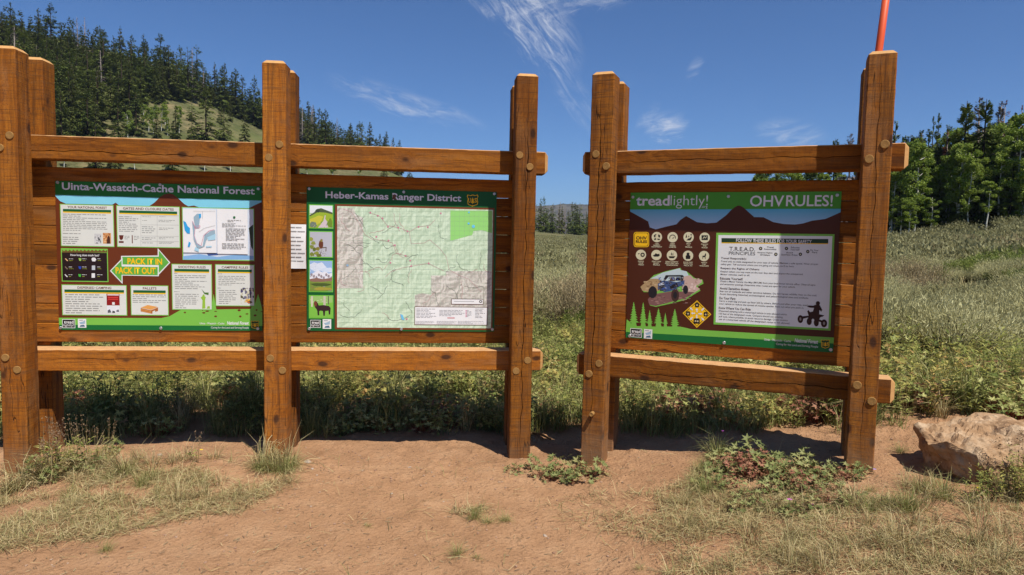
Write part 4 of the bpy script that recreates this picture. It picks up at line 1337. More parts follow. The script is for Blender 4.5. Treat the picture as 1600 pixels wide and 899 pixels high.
for y, hd, body in ((190, 'Travel Responsibly:', ('Travel only on trails designated for your type of vehicle. Maintain a safe speed. Wear proper', 'safety gear. Tell someone where you are going and when you\'ll be back.')),
                    (261, 'Respect the Rights of Others:', ('Respect others you may meet on the trail. Stay alert and expect the unexpected.', 'Motor vehicles yield to all.')),
                    (330, 'Educate Yourself:', ('Obtain a Motor Vehicle Use Map (MVUM) from your local forest service office. Obey all signs', 'and temporary postings. Determine what routes are open for your vehicle.')),
                    (400, 'Avoid Sensitive Areas:', ('Stay out of wetlands and other sensitive habitats. Do not harass wildlife. Stay on the trail.', 'Avoid disturbing historical, archaeological, and paleontological sites and artifacts.')),
                    (468, 'Do Your Part:', ('Carry a trash bag and pick up litter left by others. Before and after your ride, wash', 'your vehicle to reduce the spread of invasive species. Pack out what you pack in.')),
                    (538, 'Know Where You Can Ride:', ('Dispersed camping with a motorized vehicle is only allowed within', '150 feet of the designated route. Campers should use existing', 'pull outs, where possible, to avoid resource damage. Cross country', 'use of a motorized vehicle off the designated routes is not allowed.'))):
    x = 75 - (y - 190) * 0.044
    S.text('rule_heading', hd, (x, y), (x + 9.6 * len(hd) * (0.98 if len(hd) > 16 else .92), y + 17), paint(60, 30, 20), 5, 0.012, pan, ref=0.2)
    for j, ln in enumerate(body):
        x1 = x + 7.35 * len(ln) + j * 0
        yy = y + 23 + j * 19.5
        S.text('rule_text', ln, (x, yy), (min(x1, 768), yy + 15), paint(70, 64, 60), 5, 0.006, pan, ref=0.05)
# rider on a quad bike
S.draw('rider_graphic', [(S.ell((755, 513), 15, 16, 15), paint(52, 22, 14)), ([(742, 522), (768, 526), (786, 560), (778, 572), (766, 560), (764, 590), (800, 598), (790, 606), (770, 612), (760, 640), (742, 640), (720, 620), (700, 640), (684, 630), (690, 600), (680, 570),
                          (688, 560), (700, 575), (720, 570), (728, 545), (700, 544), (678, 536), (690, 528), (722, 530)], paint(52, 22, 14)), (S.ell((632, 624), 20, 16, 28), paint(52, 22, 14)), (S.ell((694, 640), 18, 14, 26), paint(52, 22, 14)),
                          (S.ell((744, 648), 18, 14, 28), paint(52, 22, 14)), (S.ell((798, 654), 22, 16, 28), paint(52, 22, 14)), ([(636, 605), (690, 600), (692, 612), (640, 624)], paint(52, 22, 14)), ([(760, 625), (800, 640), (796, 652), (756, 640)], paint(52, 22, 14)),
                          (S.ell((632, 624), 7, 10, 12), paint(150, 140, 136)), (S.ell((798, 654), 8, 10, 12), paint(150, 140, 136))], 5, pan)
S.text('small_lettering', 'Uinta - Wasatch - Cache', (378, 764), (566, 780), C_WHITE, 5, 0.01)
S.text('small_lettering', 'National Forest', (592, 764), (756, 792), C_WHITE, 5, 0.03, shear=0.2)
S.text('small_lettering', 'Caring for the Land and Serving People', (462, 800), (756, 820), C_WHITE, 5, 0.0)
badge(S, 776, 768, 838, 830, 5)
S.zoom(900, 280, 2.644)
S.screws(((236, 75), (630, 72), (1079, 67), (222, 648), (612, 676), (1052, 705)))

# ------------------------------------------------------------------ orange marker pole behind the right-hand post
def tube(pts, radii, n=8):
    """tapered tube along points"""
    pts = [Vector(p) for p in pts]
    V, T = [], []
    for i, p in enumerate(pts):
        d = (pts[min(i + 1, len(pts) - 1)] - pts[max(i - 1, 0)]).normalized()
        a = d.cross(Vector((0.31, 0.77, 0.2) if abs(d.z) > 0.9 else (0, 0, 1))).normalized()
        b = d.cross(a)
        for k in range(n):
            t = 2 * math.pi * k / n
            V.append(p + (a * math.cos(t) + b * math.sin(t)) * radii[i])
    for i in range(len(pts) - 1):
        for k in range(n):
            k2 = (k + 1) % n
            T += [(i * n + k, i * n + k2, (i + 1) * n + k2), (i * n + k, (i + 1) * n + k2, (i + 1) * n + k)]
    c = len(V)
    V.append(pts[-1])
    T += [((len(pts) - 1) * n + k, (len(pts) - 1) * n + (k + 1) % n, c) for k in range(n)]
    return np.array([tuple(v) for v in V]), np.array(T), np.zeros(len(T), int)


def ray_at(px, py, dist):
    d = pix_dir(px, py)
    k = dist / d.dot(fwd)
    return Vector((0, 0, H)) + d * k


top_, low_ = ray_at(1392, -60, 5.62), ray_at(1360, 178, 5.62)
v, t_, i_ = tube([low_, low_.lerp(top_, .5), top_], [0.030, 0.029, 0.028], 10)
o = obj('marker_pole', mesh_np('marker_pole', v, t_, [plain('orange_fibreglass', lin(226, 92, 48), 0.5, 0.3, 0.12, 6)], i_, True))
tag(o, 'orange marker pole rising from behind the tall right-hand post', 'pole')

# ------------------------------------------------------------------ rocks
def rock(seed, sx, sy, sz, n=3, rough=0.22, cut=()):
    import bmesh
    rs = np.random.default_rng(seed)
    bm = bmesh.new()
    bmesh.ops.create_icosphere(bm, subdivisions=n, radius=1.0)
    P = np.array([v.co[:] for v in bm.verts])
    T = np.array([[v.index for v in f.verts] for f in bm.faces])
    bm.free()
    planes = [rs.normal(size=3) for _ in range(9)]
    Q = P.copy()
    for pl in planes:
        pl = pl / np.linalg.norm(pl)
        dd = Q @ pl - rs.uniform(0.55, 0.85)
        Q = Q - np.outer(np.clip(dd, 0, None), pl) * 0.92
    for nx, ny, nz, off in cut:
        pl = np.array((nx, ny, nz)); pl = pl / np.linalg.norm(pl)
        dd = Q @ pl - off
        Q = Q - np.outer(np.clip(dd, 0, None), pl) * 0.97
    a = rs.random(3) * 9
    nz = fbm(P[:, 0] * 1.0 + a[0] + P[:, 2], P[:, 1] + a[1] - P[:, 2] * .7, 0.7, 5)
    Q = Q * (1 + rough * nz)[:, None]
    return Q * np.array((sx, sy, sz)), T


def rock_material(name, a, b_, c):
    m, t, b = new_mat(name)
    p = t.new('ShaderNodeTexCoord').outputs['Object']
    n1 = t.noise(p, 5, 6, 0.65); n2 = t.noise(p, 26, 5, 0.65); n3 = t.noise(t.mapping(p, (1, 1, 5)), 4, 4, 0.6)
    cc = t.ramp_col(t.math('ADD', t.math('MULTIPLY', n1, .85), t.math('MULTIPLY', n3, .15)), ((0.34, a), (0.5, b_), (0.64, c)))
    cc = t.mix(t.math('MULTIPLY', t.ramp(n2, .52, .72), .6), cc, tuple(x * .45 for x in a))
    t.put(b.inputs['Base Color'], cc)
    b.inputs['Roughness'].default_value = 0.9
    b.inputs['Specular IOR Level'].default_value = 0.15
    bp = t.new('ShaderNodeBump')
    bp.inputs['Strength'].default_value = 0.8
    bp.inputs['Distance'].default_value = 0.02
    t.put(bp.inputs['Height'], t.math('ADD', n1, t.math('MULTIPLY', n2, .5)))
    t.l.new(bp.outputs[0], b.inputs['Normal'])
    return m


M_ROCK = rock_material('tan_sandstone', (0.22, 0.120, 0.058), (0.36, 0.225, 0.122), (0.47, 0.34, 0.215))
def boulder():
    import bmesh
    pts = [(-.37, .09, .30), (-.30, .00, .35), (-.15, -.13, .30), (-.02, -.18, .14), (.04, -.16, -.06), (.06, .12, -.16), (-.10, .28, .06), (-.33, .24, .27), (-.28, .45, .33),
           (.0, .02, .385), (.30, .08, .41), (.85, .18, .44), (.28, -.18, .20), (.62, -.15, .22), (.30, -.19, -.06), (.85, -.10, -.1), (.2, .55, .42), (.8, .55, .42), (.85, .5, -.18), (-.05, .5, -.18)]
    bm = bmesh.new()
    vs = [bm.verts.new(q) for q in pts]
    r = bmesh.ops.convex_hull(bm, input=vs)
    bmesh.ops.delete(bm, geom=[g for g in r['geom_interior'] if isinstance(g, bmesh.types.BMVert)], context='VERTS')
    bmesh.ops.subdivide_edges(bm, edges=bm.edges[:], cuts=3, use_grid_fill=True)
    bmesh.ops.triangulate(bm, faces=bm.faces[:])
    bmesh.ops.subdivide_edges(bm, edges=bm.edges[:], cuts=3, use_grid_fill=True)
    bmesh.ops.triangulate(bm, faces=bm.faces[:])
    bm.normal_update()
    P = np.array([v.co[:] for v in bm.verts]); Nn = np.array([v.normal[:] for v in bm.verts])
    T = np.array([[v.index for v in f.verts] for f in bm.faces])
    bm.free()
    from mathutils import noise
    q = np.array([0.050 * noise.fractal(Vector(p) * 4.0, 0.9, 2.1, 3) + 0.030 * (abs(noise.noise(Vector(p) * 11 + Vector((3, 1, 7)))) - .25) + 0.012 * noise.noise(Vector(p) * 34) for p in P])
    return (P + Nn * q[:, None]) * np.array((.94, 1, 1.22)), T


V, T = boulder()
g = hit(1540, 752)
o = obj('boulder', mesh_np('boulder', V, T, [M_ROCK], smooth=False))
o.location = (g.x + .03, g.y + .04, g.z - 0.17)
o.rotation_euler = (0, 0, -0.12)
tag(o, 'large tan sandstone boulder lying right of the right-hand board', 'boulder')
V, T = rock(9, 0.22, 0.12, 0.07, 3, 0.15)
ME_FLAT = mesh_np('rock', V, T, [rock_material('orange_stone', (0.30, 0.16, 0.08), (0.40, 0.23, 0.12), (0.46, 0.30, 0.18))])
for (px, py, sc, lab) in ((1500, 556, 1.3, 'flat orange rock half hidden in the plants behind the boulder'), (1462, 552, 0.8, 'small orange rock in the plants above and left of the boulder'),
                          (1180, 741, .2, None)):
    g = hit(px, py)
    if lab:
        o = obj('rock', ME_FLAT, loc=(g.x, g.y, g.z + 0.03 * sc))
        o.scale = (sc, sc, sc)
        tag(o, lab, 'rock')
# loose stones that can be told apart on the bare dirt
M_ST = rock_material('pale_stone', (0.28, 0.20, 0.15), (0.38, 0.29, 0.22), (0.46, 0.38, 0.31))
for k, (px, py, s_, lab) in enumerate(((481, 722, 0.028, 'pale flat stone on the dirt right of the middle post'), (488, 733, 0.016, 'small grey pebble below the pale flat stone by the middle post'),
                                       (250, 712, 0.024, 'small tan stone on the dirt mound below the left sign'), (640, 731, 0.014, 'small pebble on the dirt below the map sign'),
                                       (852, 838, 0.016, 'brown stone lying at the left end of the dry grass patch'), (1290, 757, 0.022, 'tan stone among the weeds near the right-hand post'),
                                       (612, 772, 0.012, 'tiny pale pebble in the middle of the bare dirt'), (486, 792, 0.010, 'tiny dark pebble on the bare dirt at lower left'))):
    V, T = rock(60 + k, s_ * 1.3, s_ * 0.9, s_ * 0.55, 2, 0.2)
    g = hit(px, py)
    o = obj('stone', mesh_np('stone', V, T, [M_ST]), loc=(g.x, g.y, g.z + s_ * 0.2))
    o.rotation_euler = (0, 0, k * 1.3)
    tag(o, lab, 'stone')
# gravel, uncountable
parts = []
base = [rock(200 + k, 1, 0.8, 0.6, 1, 0.25) for k in range(5)]
for k in range(5200):
    px, py = R_.uniform(-60, 1660), R_.uniform(640, 899) if k % 3 else R_.uniform(690, 760)
    u = R_.random()
    d = pix_dir(px, py)
    tt = -(H - 0.0) / d.z
    x, y = d.x * tt, d.y * tt
    z = float(terrain(x, y))
    sz = 0.003 + 0.012 * u ** 6
    V, T = base[k % 5]
    parts.append(xf((V * sz, T, np.zeros(len(T), int)), (x, y, z + sz * .2), R_.random() * 6, 1))
V, T, I = cat_(parts)
tag(obj('gravel', mesh_np('gravel', V, T, [rock_material('gravel_stone', (0.24, 0.13, 0.075), (0.32, 0.19, 0.12), (0.42, 0.30, 0.21))])), 'small gravel scattered over the dirt', 'gravel', kind='stuff')
# litter: twig bits and dead leaves
parts = []
for k in range(2600):
    px, py = R_.uniform(-60, 1660), R_.uniform(690, 905)
    d = pix_dir(px, py); tt = -H / d.z
    x, y = d.x * tt, d.y * tt
    L0, w0 = R_.uniform(.008, .045), R_.uniform(.0015, .005)
    z = float(terrain(x, y)) + .004
    a = R_.random() * 6.28
    V = np.array([(-L0 / 2, -w0 / 2, 0), (L0 / 2, -w0 / 3, .004), (L0 / 2, w0 / 3, .006), (-L0 / 2, w0 / 2, .002)])
    parts.append(xf((V, np.array([(0, 1, 2), (0, 2, 3)]), np.zeros(2, int)), (x, y, z), a, 1))
V, T, I = cat_(parts)
tag(obj('plant_litter', mesh_np('plant_litter', V, T, [leafmat('litter', [(0.06, 0.04, 0.025), (0.16, 0.11, 0.06), (0.34, 0.26, 0.14), (0.10, 0.06, 0.035)], 0)])), 'bits of twig and dead leaf strewn over the dirt', 'litter', kind='stuff')
# dry stick lying in the shade between the two boards
g0, g1 = hit(832, 680), hit(861, 690)
v, t_, i_ = tube([g0 + Vector((0, 0, .02)), g0.lerp(g1, .5) + Vector((0, .02, .03)), g1 + Vector((0, 0, .02))], [0.010, 0.013, 0.008], 6)
tag(obj('stick', mesh_np('stick', v, t_, [plain('dry_bark', lin(150, 106, 66), .9, .1, .3, 30)], i_)), 'dry broken stick on the ground between the two boards', 'stick')

# ------------------------------------------------------------------ trees
def tri_sprays(C, A, B):
    """leaf-like quads as two triangles: centre C, half axes A, B; returns verts and tris"""
    n = len(C)
    V = np.empty((n, 4, 3))
    V[:, 0] = C - A; V[:, 1] = C + B; V[:, 2] = C + A; V[:, 3] = C - B
    i = np.arange(n)[:, None] * 4
    T = np.concatenate([i + np.array([[0, 1, 2]]), i + np.array([[0, 2, 3]])], 0)
    return V.reshape(-1, 3), T


def unit(v):
    return v / np.maximum(np.linalg.norm(v, axis=1, keepdims=True), 1e-9)


def conifer(seed, Ht, Rad, n, shape=0.8, bare=0.0, ssize=1.0, low=0.06):
    rs = np.random.default_rng(seed)
    v, t, i = tube([(0, 0, -0.6), (rs.normal(0, .1), 0, Ht * .5), (0, 0, Ht * .97)], [Ht * .016, Ht * .011, Ht * .002], 6)
    trunk = (v, t, i)
    nb = int(34 + Ht * 2.0)
    zb = low + (1 - low) * np.sort(rs.random(nb) ** 1.1) * 0.985
    azb = np.cumsum(rs.uniform(1.6, 3.0, nb))
    lb = Rad * (np.clip((1 - zb), 0, 1) ** shape) * rs.uniform(0.62, 1.12, nb) + 0.02 * Ht * (1 - zb) + 0.1
    lb *= np.clip(0.55 + 2.6 * (zb - low), 0.55, 1)
    w = lb ** 0.8; w /= w.sum()
    b = rs.choice(nb, n, p=w)
    f = rs.random(n) ** 0.6
    f = 0.12 + 0.9 * f
    L = lb[b] * f
    a = azb[b] + rs.normal(0, 0.17, n)
    dr = np.where(zb[b] > 0.75, 0.35, -0.12 - 0.22 * (1 - zb[b]))
    C = np.stack([L * np.cos(a), L * np.sin(a), zb[b] * Ht + L * dr + rs.normal(0, 0.010 * Ht, n)], 1)
    out = np.stack([np.cos(a), np.sin(a), dr + rs.normal(0, .25, n)], 1)
    out = unit(out)
    side = unit(np.stack([-np.sin(a), np.cos(a), rs.normal(0, .35, n)], 1))
    s = (0.020 * Ht + 0.05 * lb[b]) * rs.uniform(0.6, 1.3, n) * ssize
    s *= 0.6 + 0.4 * (1 - zb[b])
    V, T = tri_sprays(C, out * (s * 1.25)[:, None], side * (s * 0.5)[:, None])
    # limbs
    limbs = []
    if bare > 0:
        for k in range(0, nb, 1):
            L0 = lb[k] * 0.9
            p0 = (0, 0, zb[k] * Ht)
            p1 = (L0 * math.cos(azb[k]), L0 * math.sin(azb[k]), zb[k] * Ht + L0 * -0.15)
            limbs.append(tube([p0, p1], [0.03 * bare, 0.01 * bare], 3))
    tr = cat_([trunk] + limbs) if limbs else trunk
    return tr, (V, T, np.zeros(len(T), int))


def aspen(seed, Ht, Rad, n, low=0.42):
    rs = np.random.default_rng(seed)
    pts = [(0, 0, -0.5)]
    x = y = 0.0
    for k in range(1, 7):
        x += rs.normal(0, 0.05 * Ht / 12 * 2); y += rs.normal(0, 0.05 * Ht / 12 * 2)
        pts.append((x, y, Ht * 0.93 * k / 6))
    rad = [Ht * .0125, Ht * .0115, Ht * .010, Ht * .008, Ht * .006, Ht * .004, Ht * .0015]
    parts = [tube(pts, rad, 7)]
    P = np.array(pts)
    nc = 30
    C = []
    for k in range(nc):
        zf = low + (1 - low) * rs.random() ** 0.9
        prof = math.sin(min(1, (zf - low) / (1 - low) * 1.0 + 0.12) * math.pi * 0.86) ** 0.7
        L = Rad * prof * rs.uniform(0.25, 1.0)
        a = rs.random() * 6.283
        bx, by = np.interp(zf * Ht, P[:, 2], P[:, 0]), np.interp(zf * Ht, P[:, 2], P[:, 1])
        c = (bx + L * math.cos(a), by + L * math.sin(a), zf * Ht + L * 0.35)
        C.append((*c, rs.uniform(0.5, 1.0)))
        parts.append(tube([(bx, by, zf * Ht - 0.1 * L), c], [Ht * .0035, Ht * .001], 4))
    C = np.array(C)
    k = rs.integers(0, nc, n)
    rr = Rad * 0.46 * C[k, 3]
    off = unit(rs.normal(size=(n, 3))) * (rs.random(n) ** 0.45 * rr)[:, None] * np.array((1, 1, 0.8))
    Q = C[k, :3] + off
    a = unit(rs.normal(size=(n, 3)) + np.array((0, 0, -.3)))
    b = unit(np.cross(a, rs.normal(size=(n, 3))))
    s = rs.uniform(0.08, 0.16, n) * Ht / 13
    V, T = tri_sprays(Q, a * s[:, None], b * (s * 0.8)[:, None])
    return cat_(parts), (V, T, np.zeros(len(T), int))


BARK = plain('conifer_bark', lin(52, 42, 34), .95, .1, .4, 3)
BARKW = plain('aspen_bark', lin(206, 202, 188), .8, .15, .25, 2)
BARKG = plain('weathered_dead_wood', lin(140, 128, 120), .95, .1, .3, 3)
L_FIR = leafmat('fir_needles', [(0.029, 0.049, 0.011), (0.081, 0.112, 0.022), (0.153, 0.189, 0.037), (0.238, 0.255, 0.061)], .15, objw=.35)
L_FIR2 = leafmat('pine_needles', [(0.044, 0.063, 0.014), (0.123, 0.146, 0.034), (0.225, 0.234, 0.066)], .15, objw=.35)
L_DEAD = leafmat('rusty_dead_needles', [(0.17, 0.062, 0.038), (0.28, 0.105, 0.062), (0.23, 0.095, 0.066)], .1)
L_GREY = leafmat('bare_grey_twigs', [(0.16, 0.12, 0.11), (0.25, 0.20, 0.185), (0.31, 0.26, 0.24)], .05)
L_ASP = leafmat('aspen_leaves', [(0.074, 0.121, 0.017), (0.16, 0.23, 0.031), (0.261, 0.335, 0.05), (0.367, 0.413, 0.082)], .35)


def tree_proto(name, gen, mt, ml, crown='crown'):
    root = empty(name)
    (v, t, i), (V, T, I) = gen
    obj('trunk', mesh_np('trunk', v, t, [mt], smooth=True), root)
    obj(crown, mesh_np(crown, V, T, [ml]), root)
    return root


used = {}


def plant(kind, protos, k, loc, rz, sc, label, cat, group):
    """first use moves the prototype itself, afterwards copies"""
    p = protos[k % len(protos)]
    key = p.name
    if key not in used:
        used[key] = True
        p.location = loc; p.rotation_euler = (0, 0, rz)
        p.scale = (sc, sc, sc) if not hasattr(sc, '__len__') else sc
        o = p
    else:
        o = copy_thing(p, loc, rz, sc)
    tag(o, label, cat, group)
    return o


# prototypes: height 1 unit = 1 m, base height 15 m
FAR = [tree_proto('conifer_tree', conifer(300 + k, 15, (3.5, 2.9, 3.9, 3.2, 4.1, 2.7)[k], 4600, (0.72, .85, .66, .8, .6, .9)[k], ssize=.66), BARK, (L_FIR, L_FIR2)[k % 2]) for k in range(6)]
FARD = [tree_proto('dead_tree', conifer(330 + k, 15, 2.0, 420, .75, bare=1.6, ssize=.6), BARKG, L_GREY) for k in range(2)]
NEAR = [tree_proto('conifer_tree', conifer(350 + k, 15, (2.6, 2.2, 2.9)[k], 6000, (0.8, .9, .75)[k], ssize=.8, low=.03), BARK, L_FIR) for k in range(3)]
NRED = [tree_proto('dead_conifer', conifer(370 + k, 15, (2.3, 2.5)[k], 4200, .85, bare=.8, ssize=.62), BARKG, (L_DEAD, L_GREY)[k]) for k in range(2)]
ASP = [tree_proto('aspen_tree', aspen(400 + k, 13, (2.3, 2.0, 2.5, 2.1)[k], 6500, (.30, .40, .34, .22)[k]), BARKW, L_ASP) for k in range(4)]

HILL_LAB = 'dark green conifer in the dense forest on the left hillside'
HILL_GRP = 'conifers forested on the left hillside'
rs = random.Random(21)
count = 0
placed = []
def hill_tree(px, py, sc, kind='c', minsep=4.5, label=None, group=HILL_GRP, cat='conifer'):
    global count
    if label is None:
        side = 'right of the middle post' if px > 440 else 'above the middle of the left rail' if px > 230 else 'just right of the left post' if px > 60 else 'behind the left post'
        up_ = 'on the crest' if py < crest_y(px) + 16 else 'high up' if py < crest_y(px) + 60 else 'low down'
        size = 'tall' if sc > 1.03 else 'small' if sc < .85 else 'middling'
        label = size + ' conifer in the hillside forest ' + side + ', ' + up_
    g = hit(px, py)
    if g is None or math.hypot(g.x, g.y) < 60:
        return False
    for q in placed:
        if (q[0] - g.x) ** 2 + (q[1] - g.y) ** 2 < minsep ** 2:
            return False
    placed.append((g.x, g.y))
    g.z -= 0.4
    if kind == 'c':
        plant('c', FAR, count, g, rs.random() * 6.3, (sc * rs.uniform(.9, 1.1), sc * rs.uniform(.9, 1.1), sc), label, cat, group)
    elif kind == 'd':
        plant('d', FARD, count, g, rs.random() * 6.3, sc, 'bare grey dead tree among the conifers on the left hillside', 'dead tree', 'grey dead trees on the left hillside')
    else:
        plant('a', ASP, count, g, rs.random() * 6.3, sc, 'light green aspen on the lower left hillside', 'aspen', 'aspens on the left hillside')
    count += 1
    return True


# upper edge of the bare slope in the photograph: forest stands above this line
def crest_y(px):
    return float(np.interp(px, [-60, 0, 100, 200, 300, 400, 470, 540, 600, 690], [62, 66, 88, 112, 146, 196, 214, 240, 262, 306]))
def wood_low(px):
    return float(np.interp(px, [-60, 60, 180, 230, 262, 300, 340, 400, 440, 470, 560, 640, 700], [262, 262, 200, 172, 160, 162, 174, 200, 215, 232, 262, 278, 300]))
n = 0; tries = 0
while n < 170 and tries < 2600:
    tries += 1
    px = rs.uniform(-30, 650)
    a, b = crest_y(px) - 3, wood_low(px)
    if b <= a: continue
    py = a + (b - a) * rs.random() ** 1.25
    if hill_tree(px, py, rs.uniform(.75, 1.35), 'd' if rs.random() < (0.16 if py < a + 14 else .04) else 'c', 3.6):
        n += 1
# the rest of the forest between and behind them, one mass
parts = []
lowc = [conifer(380 + k, 15, (3.4, 2.9, 3.8)[k], 1100, .75, ssize=1.25)[1] for k in range(3)]
fill = 0
for _ in range(1100):
    px = rs.uniform(-60, 640)
    a, b = crest_y(px) - 8, wood_low(px) - 4
    if b <= a: continue
    g = hit(px, a + (b - a) * rs.random() ** 1.3)
    if g is None or math.hypot(g.x, g.y) < 90 or not all((q[0] - g.x) ** 2 + (q[1] - g.y) ** 2 > 6 for q in placed): continue
    placed.append((g.x, g.y))
    s_ = rs.uniform(.6, 1.0)
    parts.append(xf(lowc[fill % 3], (g.x, g.y, g.z - .6), rs.random() * 6, s_)); fill += 1
    if fill >= 330: break
V, T, I = cat_(parts)
tag(obj('hillside_forest', mesh_np('hillside_forest', V, T, [L_FIR2])), 'rest of the dense conifer forest on the left hillside', 'forest', kind='stuff')
# single conifers standing on the open slope, largest in view
for px, py, sc in ((322, 222, 1.15), (383, 226, .80), (350, 222, .78), (275, 218, .72), (300, 220, .55), (245, 219, .55), (213, 212, .95), (345, 195, .55), (300, 190, .50), (360, 190, .55), (395, 190, .7),
                   (150, 268, .8), (180, 270, .8), (270, 270, .75), (600, 282, .6), (640, 284, .6), (660, 285, .6), (150, 225, .85), (185, 225, .8)):
    hill_tree(px, py, sc, 'c', 2.0, 'single dark conifer standing on the open grassy slope above the left rail', 'single conifers on the open slope')
for px, py in ((200, 215), (222, 212), (232, 206), (240, 214), (252, 206), (262, 212), (280, 208), (258, 196), (240, 196), (225, 196), (100, 262), (320, 268), (480, 275), (520, 278), (560, 280), (360, 268), (210, 268)):
    hill_tree(px, py, rs.uniform(.45, .65), 'a', 2.0)

# far tree line across the meadow, seen between the two boards and through the gaps
for k in range(44):
    px = (740 + 400 * k / 9 if k < 10 else 830 + 96 * ((k - 10) % 17) / 16) + rs.uniform(-4, 4)
    r_ = rs.uniform(265, 330)
    g = at_r(px, r_)
    if rs.random() < .2:
        plant('d', FARD, k, g, rs.random() * 6, rs.uniform(.7, 1.0), 'bare grey dead tree in the far tree line across the meadow', 'dead tree', 'dead trees in the far tree line')
    else:
        s_ = rs.uniform(.5, 1.0)
        plant('c', FAR, k, g, rs.random() * 6, (s_ * .85, s_ * .85, s_), 'distant dark conifer in the tree line across the meadow', 'conifer', 'conifers in the far tree line')

# wood at the right edge of the meadow
for k in range(72):                                     # dark conifers at the back and under the aspens
    px = rs.uniform(1382, 1690) if k < 58 else rs.uniform(1180, 1390)
    r_ = rs.uniform(92, 118)
    g = at_r(px, r_)
    d = pix_dir(px, float(np.interp(px, [1180, 1290, 1395, 1450, 1500, 1560, 1600, 1700], [272, 262, 222, 202, 200, 190, 185, 185])) + rs.uniform(-14, 36))
    s_ = max(.35, (H + d.z / math.hypot(d.x, d.y) * r_ - g.z) / 15)
    plant('n', NEAR, k, g, rs.random() * 6, (s_ * 1.15, s_ * 1.15, s_), '%s dark conifer in the right-hand wood, %s' % ('taller' if s_ > .9 else 'shorter', 'hidden behind the sign' if px < 1395 else 'beside the post' if px < 1470 else 'in its middle' if px < 1545 else 'at the photo edge'), 'conifer', 'conifers in the right-hand wood')
for k, (px, top, kind) in enumerate(((1516, 150, 1), (1556, 158, 0), (1582, 166, 0), (1550, 156, 1), (1597, 157, 1), (1430, 206, 1), (1447, 182, 2), (1455, 178, 2), (1625, 160, 0), (1640, 175, 1), (1320, 206, 1), (1297, 212, 2), (1345, 212, 2), (1405, 212, 2), (1470, 205, 0), (1490, 225, 0), (1575, 185, 2), (1508, 240, 0), (1440, 235, 0), (1535, 215, 0), (1590, 215, 0), (1605, 195, 0))):
    r_ = rs.uniform(96, 112) if kind == 2 else rs.uniform(84, 93)
    g = at_r(px, r_)
    d = pix_dir(px, top)
    ztop = H + d.z / math.hypot(d.x, d.y) * r_
    s_ = (ztop - g.z) / 15
    w_ = s_ * (.8 if kind == 2 else 1.0)
    if kind == 2:
        plant('n', NEAR, k, g, rs.random() * 6, (w_ * .85, w_ * .85, s_), 'tall narrow green conifer rising above the aspens on the right', 'conifer', 'tall conifers above the aspens')
    else:
        plant('r' + str(kind), [NRED[kind]], k, g, rs.random() * 6, (w_, w_, s_), 'tall dead conifer with rust-red needles above the aspens' if kind == 0 else 'tall bare greyish dead conifer above the aspens', 'dead tree',
              'rust-red dead conifers above the aspens' if kind == 0 else 'grey dead conifers above the aspens')
for k in range(82):
    px = 1385 + 300 * (k / 81) + rs.uniform(-6, 6)
    r_ = rs.uniform(80, 96)
    top = float(np.interp(px, [1380, 1440, 1500, 1560, 1600, 1700], [222, 215, 222, 205, 190, 190])) + rs.uniform(-12, 95)
    g = at_r(px, r_)
    d = pix_dir(px, top)
    s_ = max(.45, (H + d.z / math.hypot(d.x, d.y) * r_ - g.z) / 13)
    plant('a', ASP, k, g, rs.random() * 6, (s_ * .95, s_ * .95, s_), '%s white-trunked aspen in the right-hand wood, %s' % ('taller' if s_ > .85 else 'shorter', 'next to the post' if px < 1440 else 'in its middle' if px < 1530 else 'towards the photo edge'), 'aspen', 'aspens in the right-hand wood')
for k in range(24):                                     # conifers standing among the aspens
    px = 1390 + 290 * (k / 23) + rs.uniform(-6, 6)
    s_ = rs.uniform(.45, .95)
    plant('n', NEAR, k, at_r(px, rs.uniform(82, 92)), rs.random() * 6, (s_ * .9, s_ * .9, s_), '%s dark conifer standing among the aspens, %s' % ('tall' if s_ > .75 else 'low', 'near the post' if px < 1470 else 'in the middle' if px < 1540 else 'at the photo edge'), 'conifer', 'conifers among the aspens')
for k in range(34):                                     # young growth along the edge of the wood
    px = 1385 + 300 * (k / 33) + rs.uniform(-6, 6)
    s_ = rs.uniform(.16, .34)
    if k % 3: plant('a', ASP, k, at_r(px, rs.uniform(78, 86)), rs.random() * 6, (s_ * 1.3, s_ * 1.3, s_), 'knee-high to head-high young aspen along the edge of the right-hand wood', 'aspen', 'young aspens along the wood')
    else: plant('n', NEAR, k, at_r(px, rs.uniform(80, 88)), rs.random() * 6, (s_ * 1.5, s_ * 1.5, s_ * 1.3), 'young conifer under the aspens at the edge of the right-hand wood', 'conifer', 'young conifers along the wood')
for k in range(16):                                     # leaves of the wood beyond, behind the right-hand sign
    px = rs.uniform(1170, 1390)
    s_ = rs.uniform(.6, .8)
    plant('a', ASP, k, at_r(px, rs.uniform(96, 125)), rs.random() * 6, s_, 'aspen top showing through the gap above the right-hand sign', 'aspen', 'aspens behind the right-hand sign')

# ------------------------------------------------------------------ low plants
def blades(P, length, az, elev, width, droop, rs):
    """curved tapering grass blades, 5 vertices each"""
    n = len(P)
    d0 = np.stack([np.cos(az) * np.cos(elev), np.sin(az) * np.cos(elev), np.sin(elev)], 1)
    e1 = elev - droop
    d1 = np.stack([np.cos(az) * np.cos(e1), np.sin(az) * np.cos(e1), np.sin(e1)], 1)
    side = np.stack([-np.sin(az), np.cos(az), rs.normal(0, .3, n)], 1)
    side = unit(side) * (width * 0.5)[:, None]
    m = P + d0 * (length * 0.55)[:, None]
    t = m + d1 * (length * 0.45)[:, None]
    V = np.stack([P - side, P + side, m - side * .8, m + side * .8, t], 1).reshape(-1, 3)
    i = np.arange(n)[:, None] * 5
    T = np.concatenate([i + np.array([[0, 1, 3]]), i + np.array([[0, 3, 2]]), i + np.array([[2, 3, 4]])], 0)
    return V, T


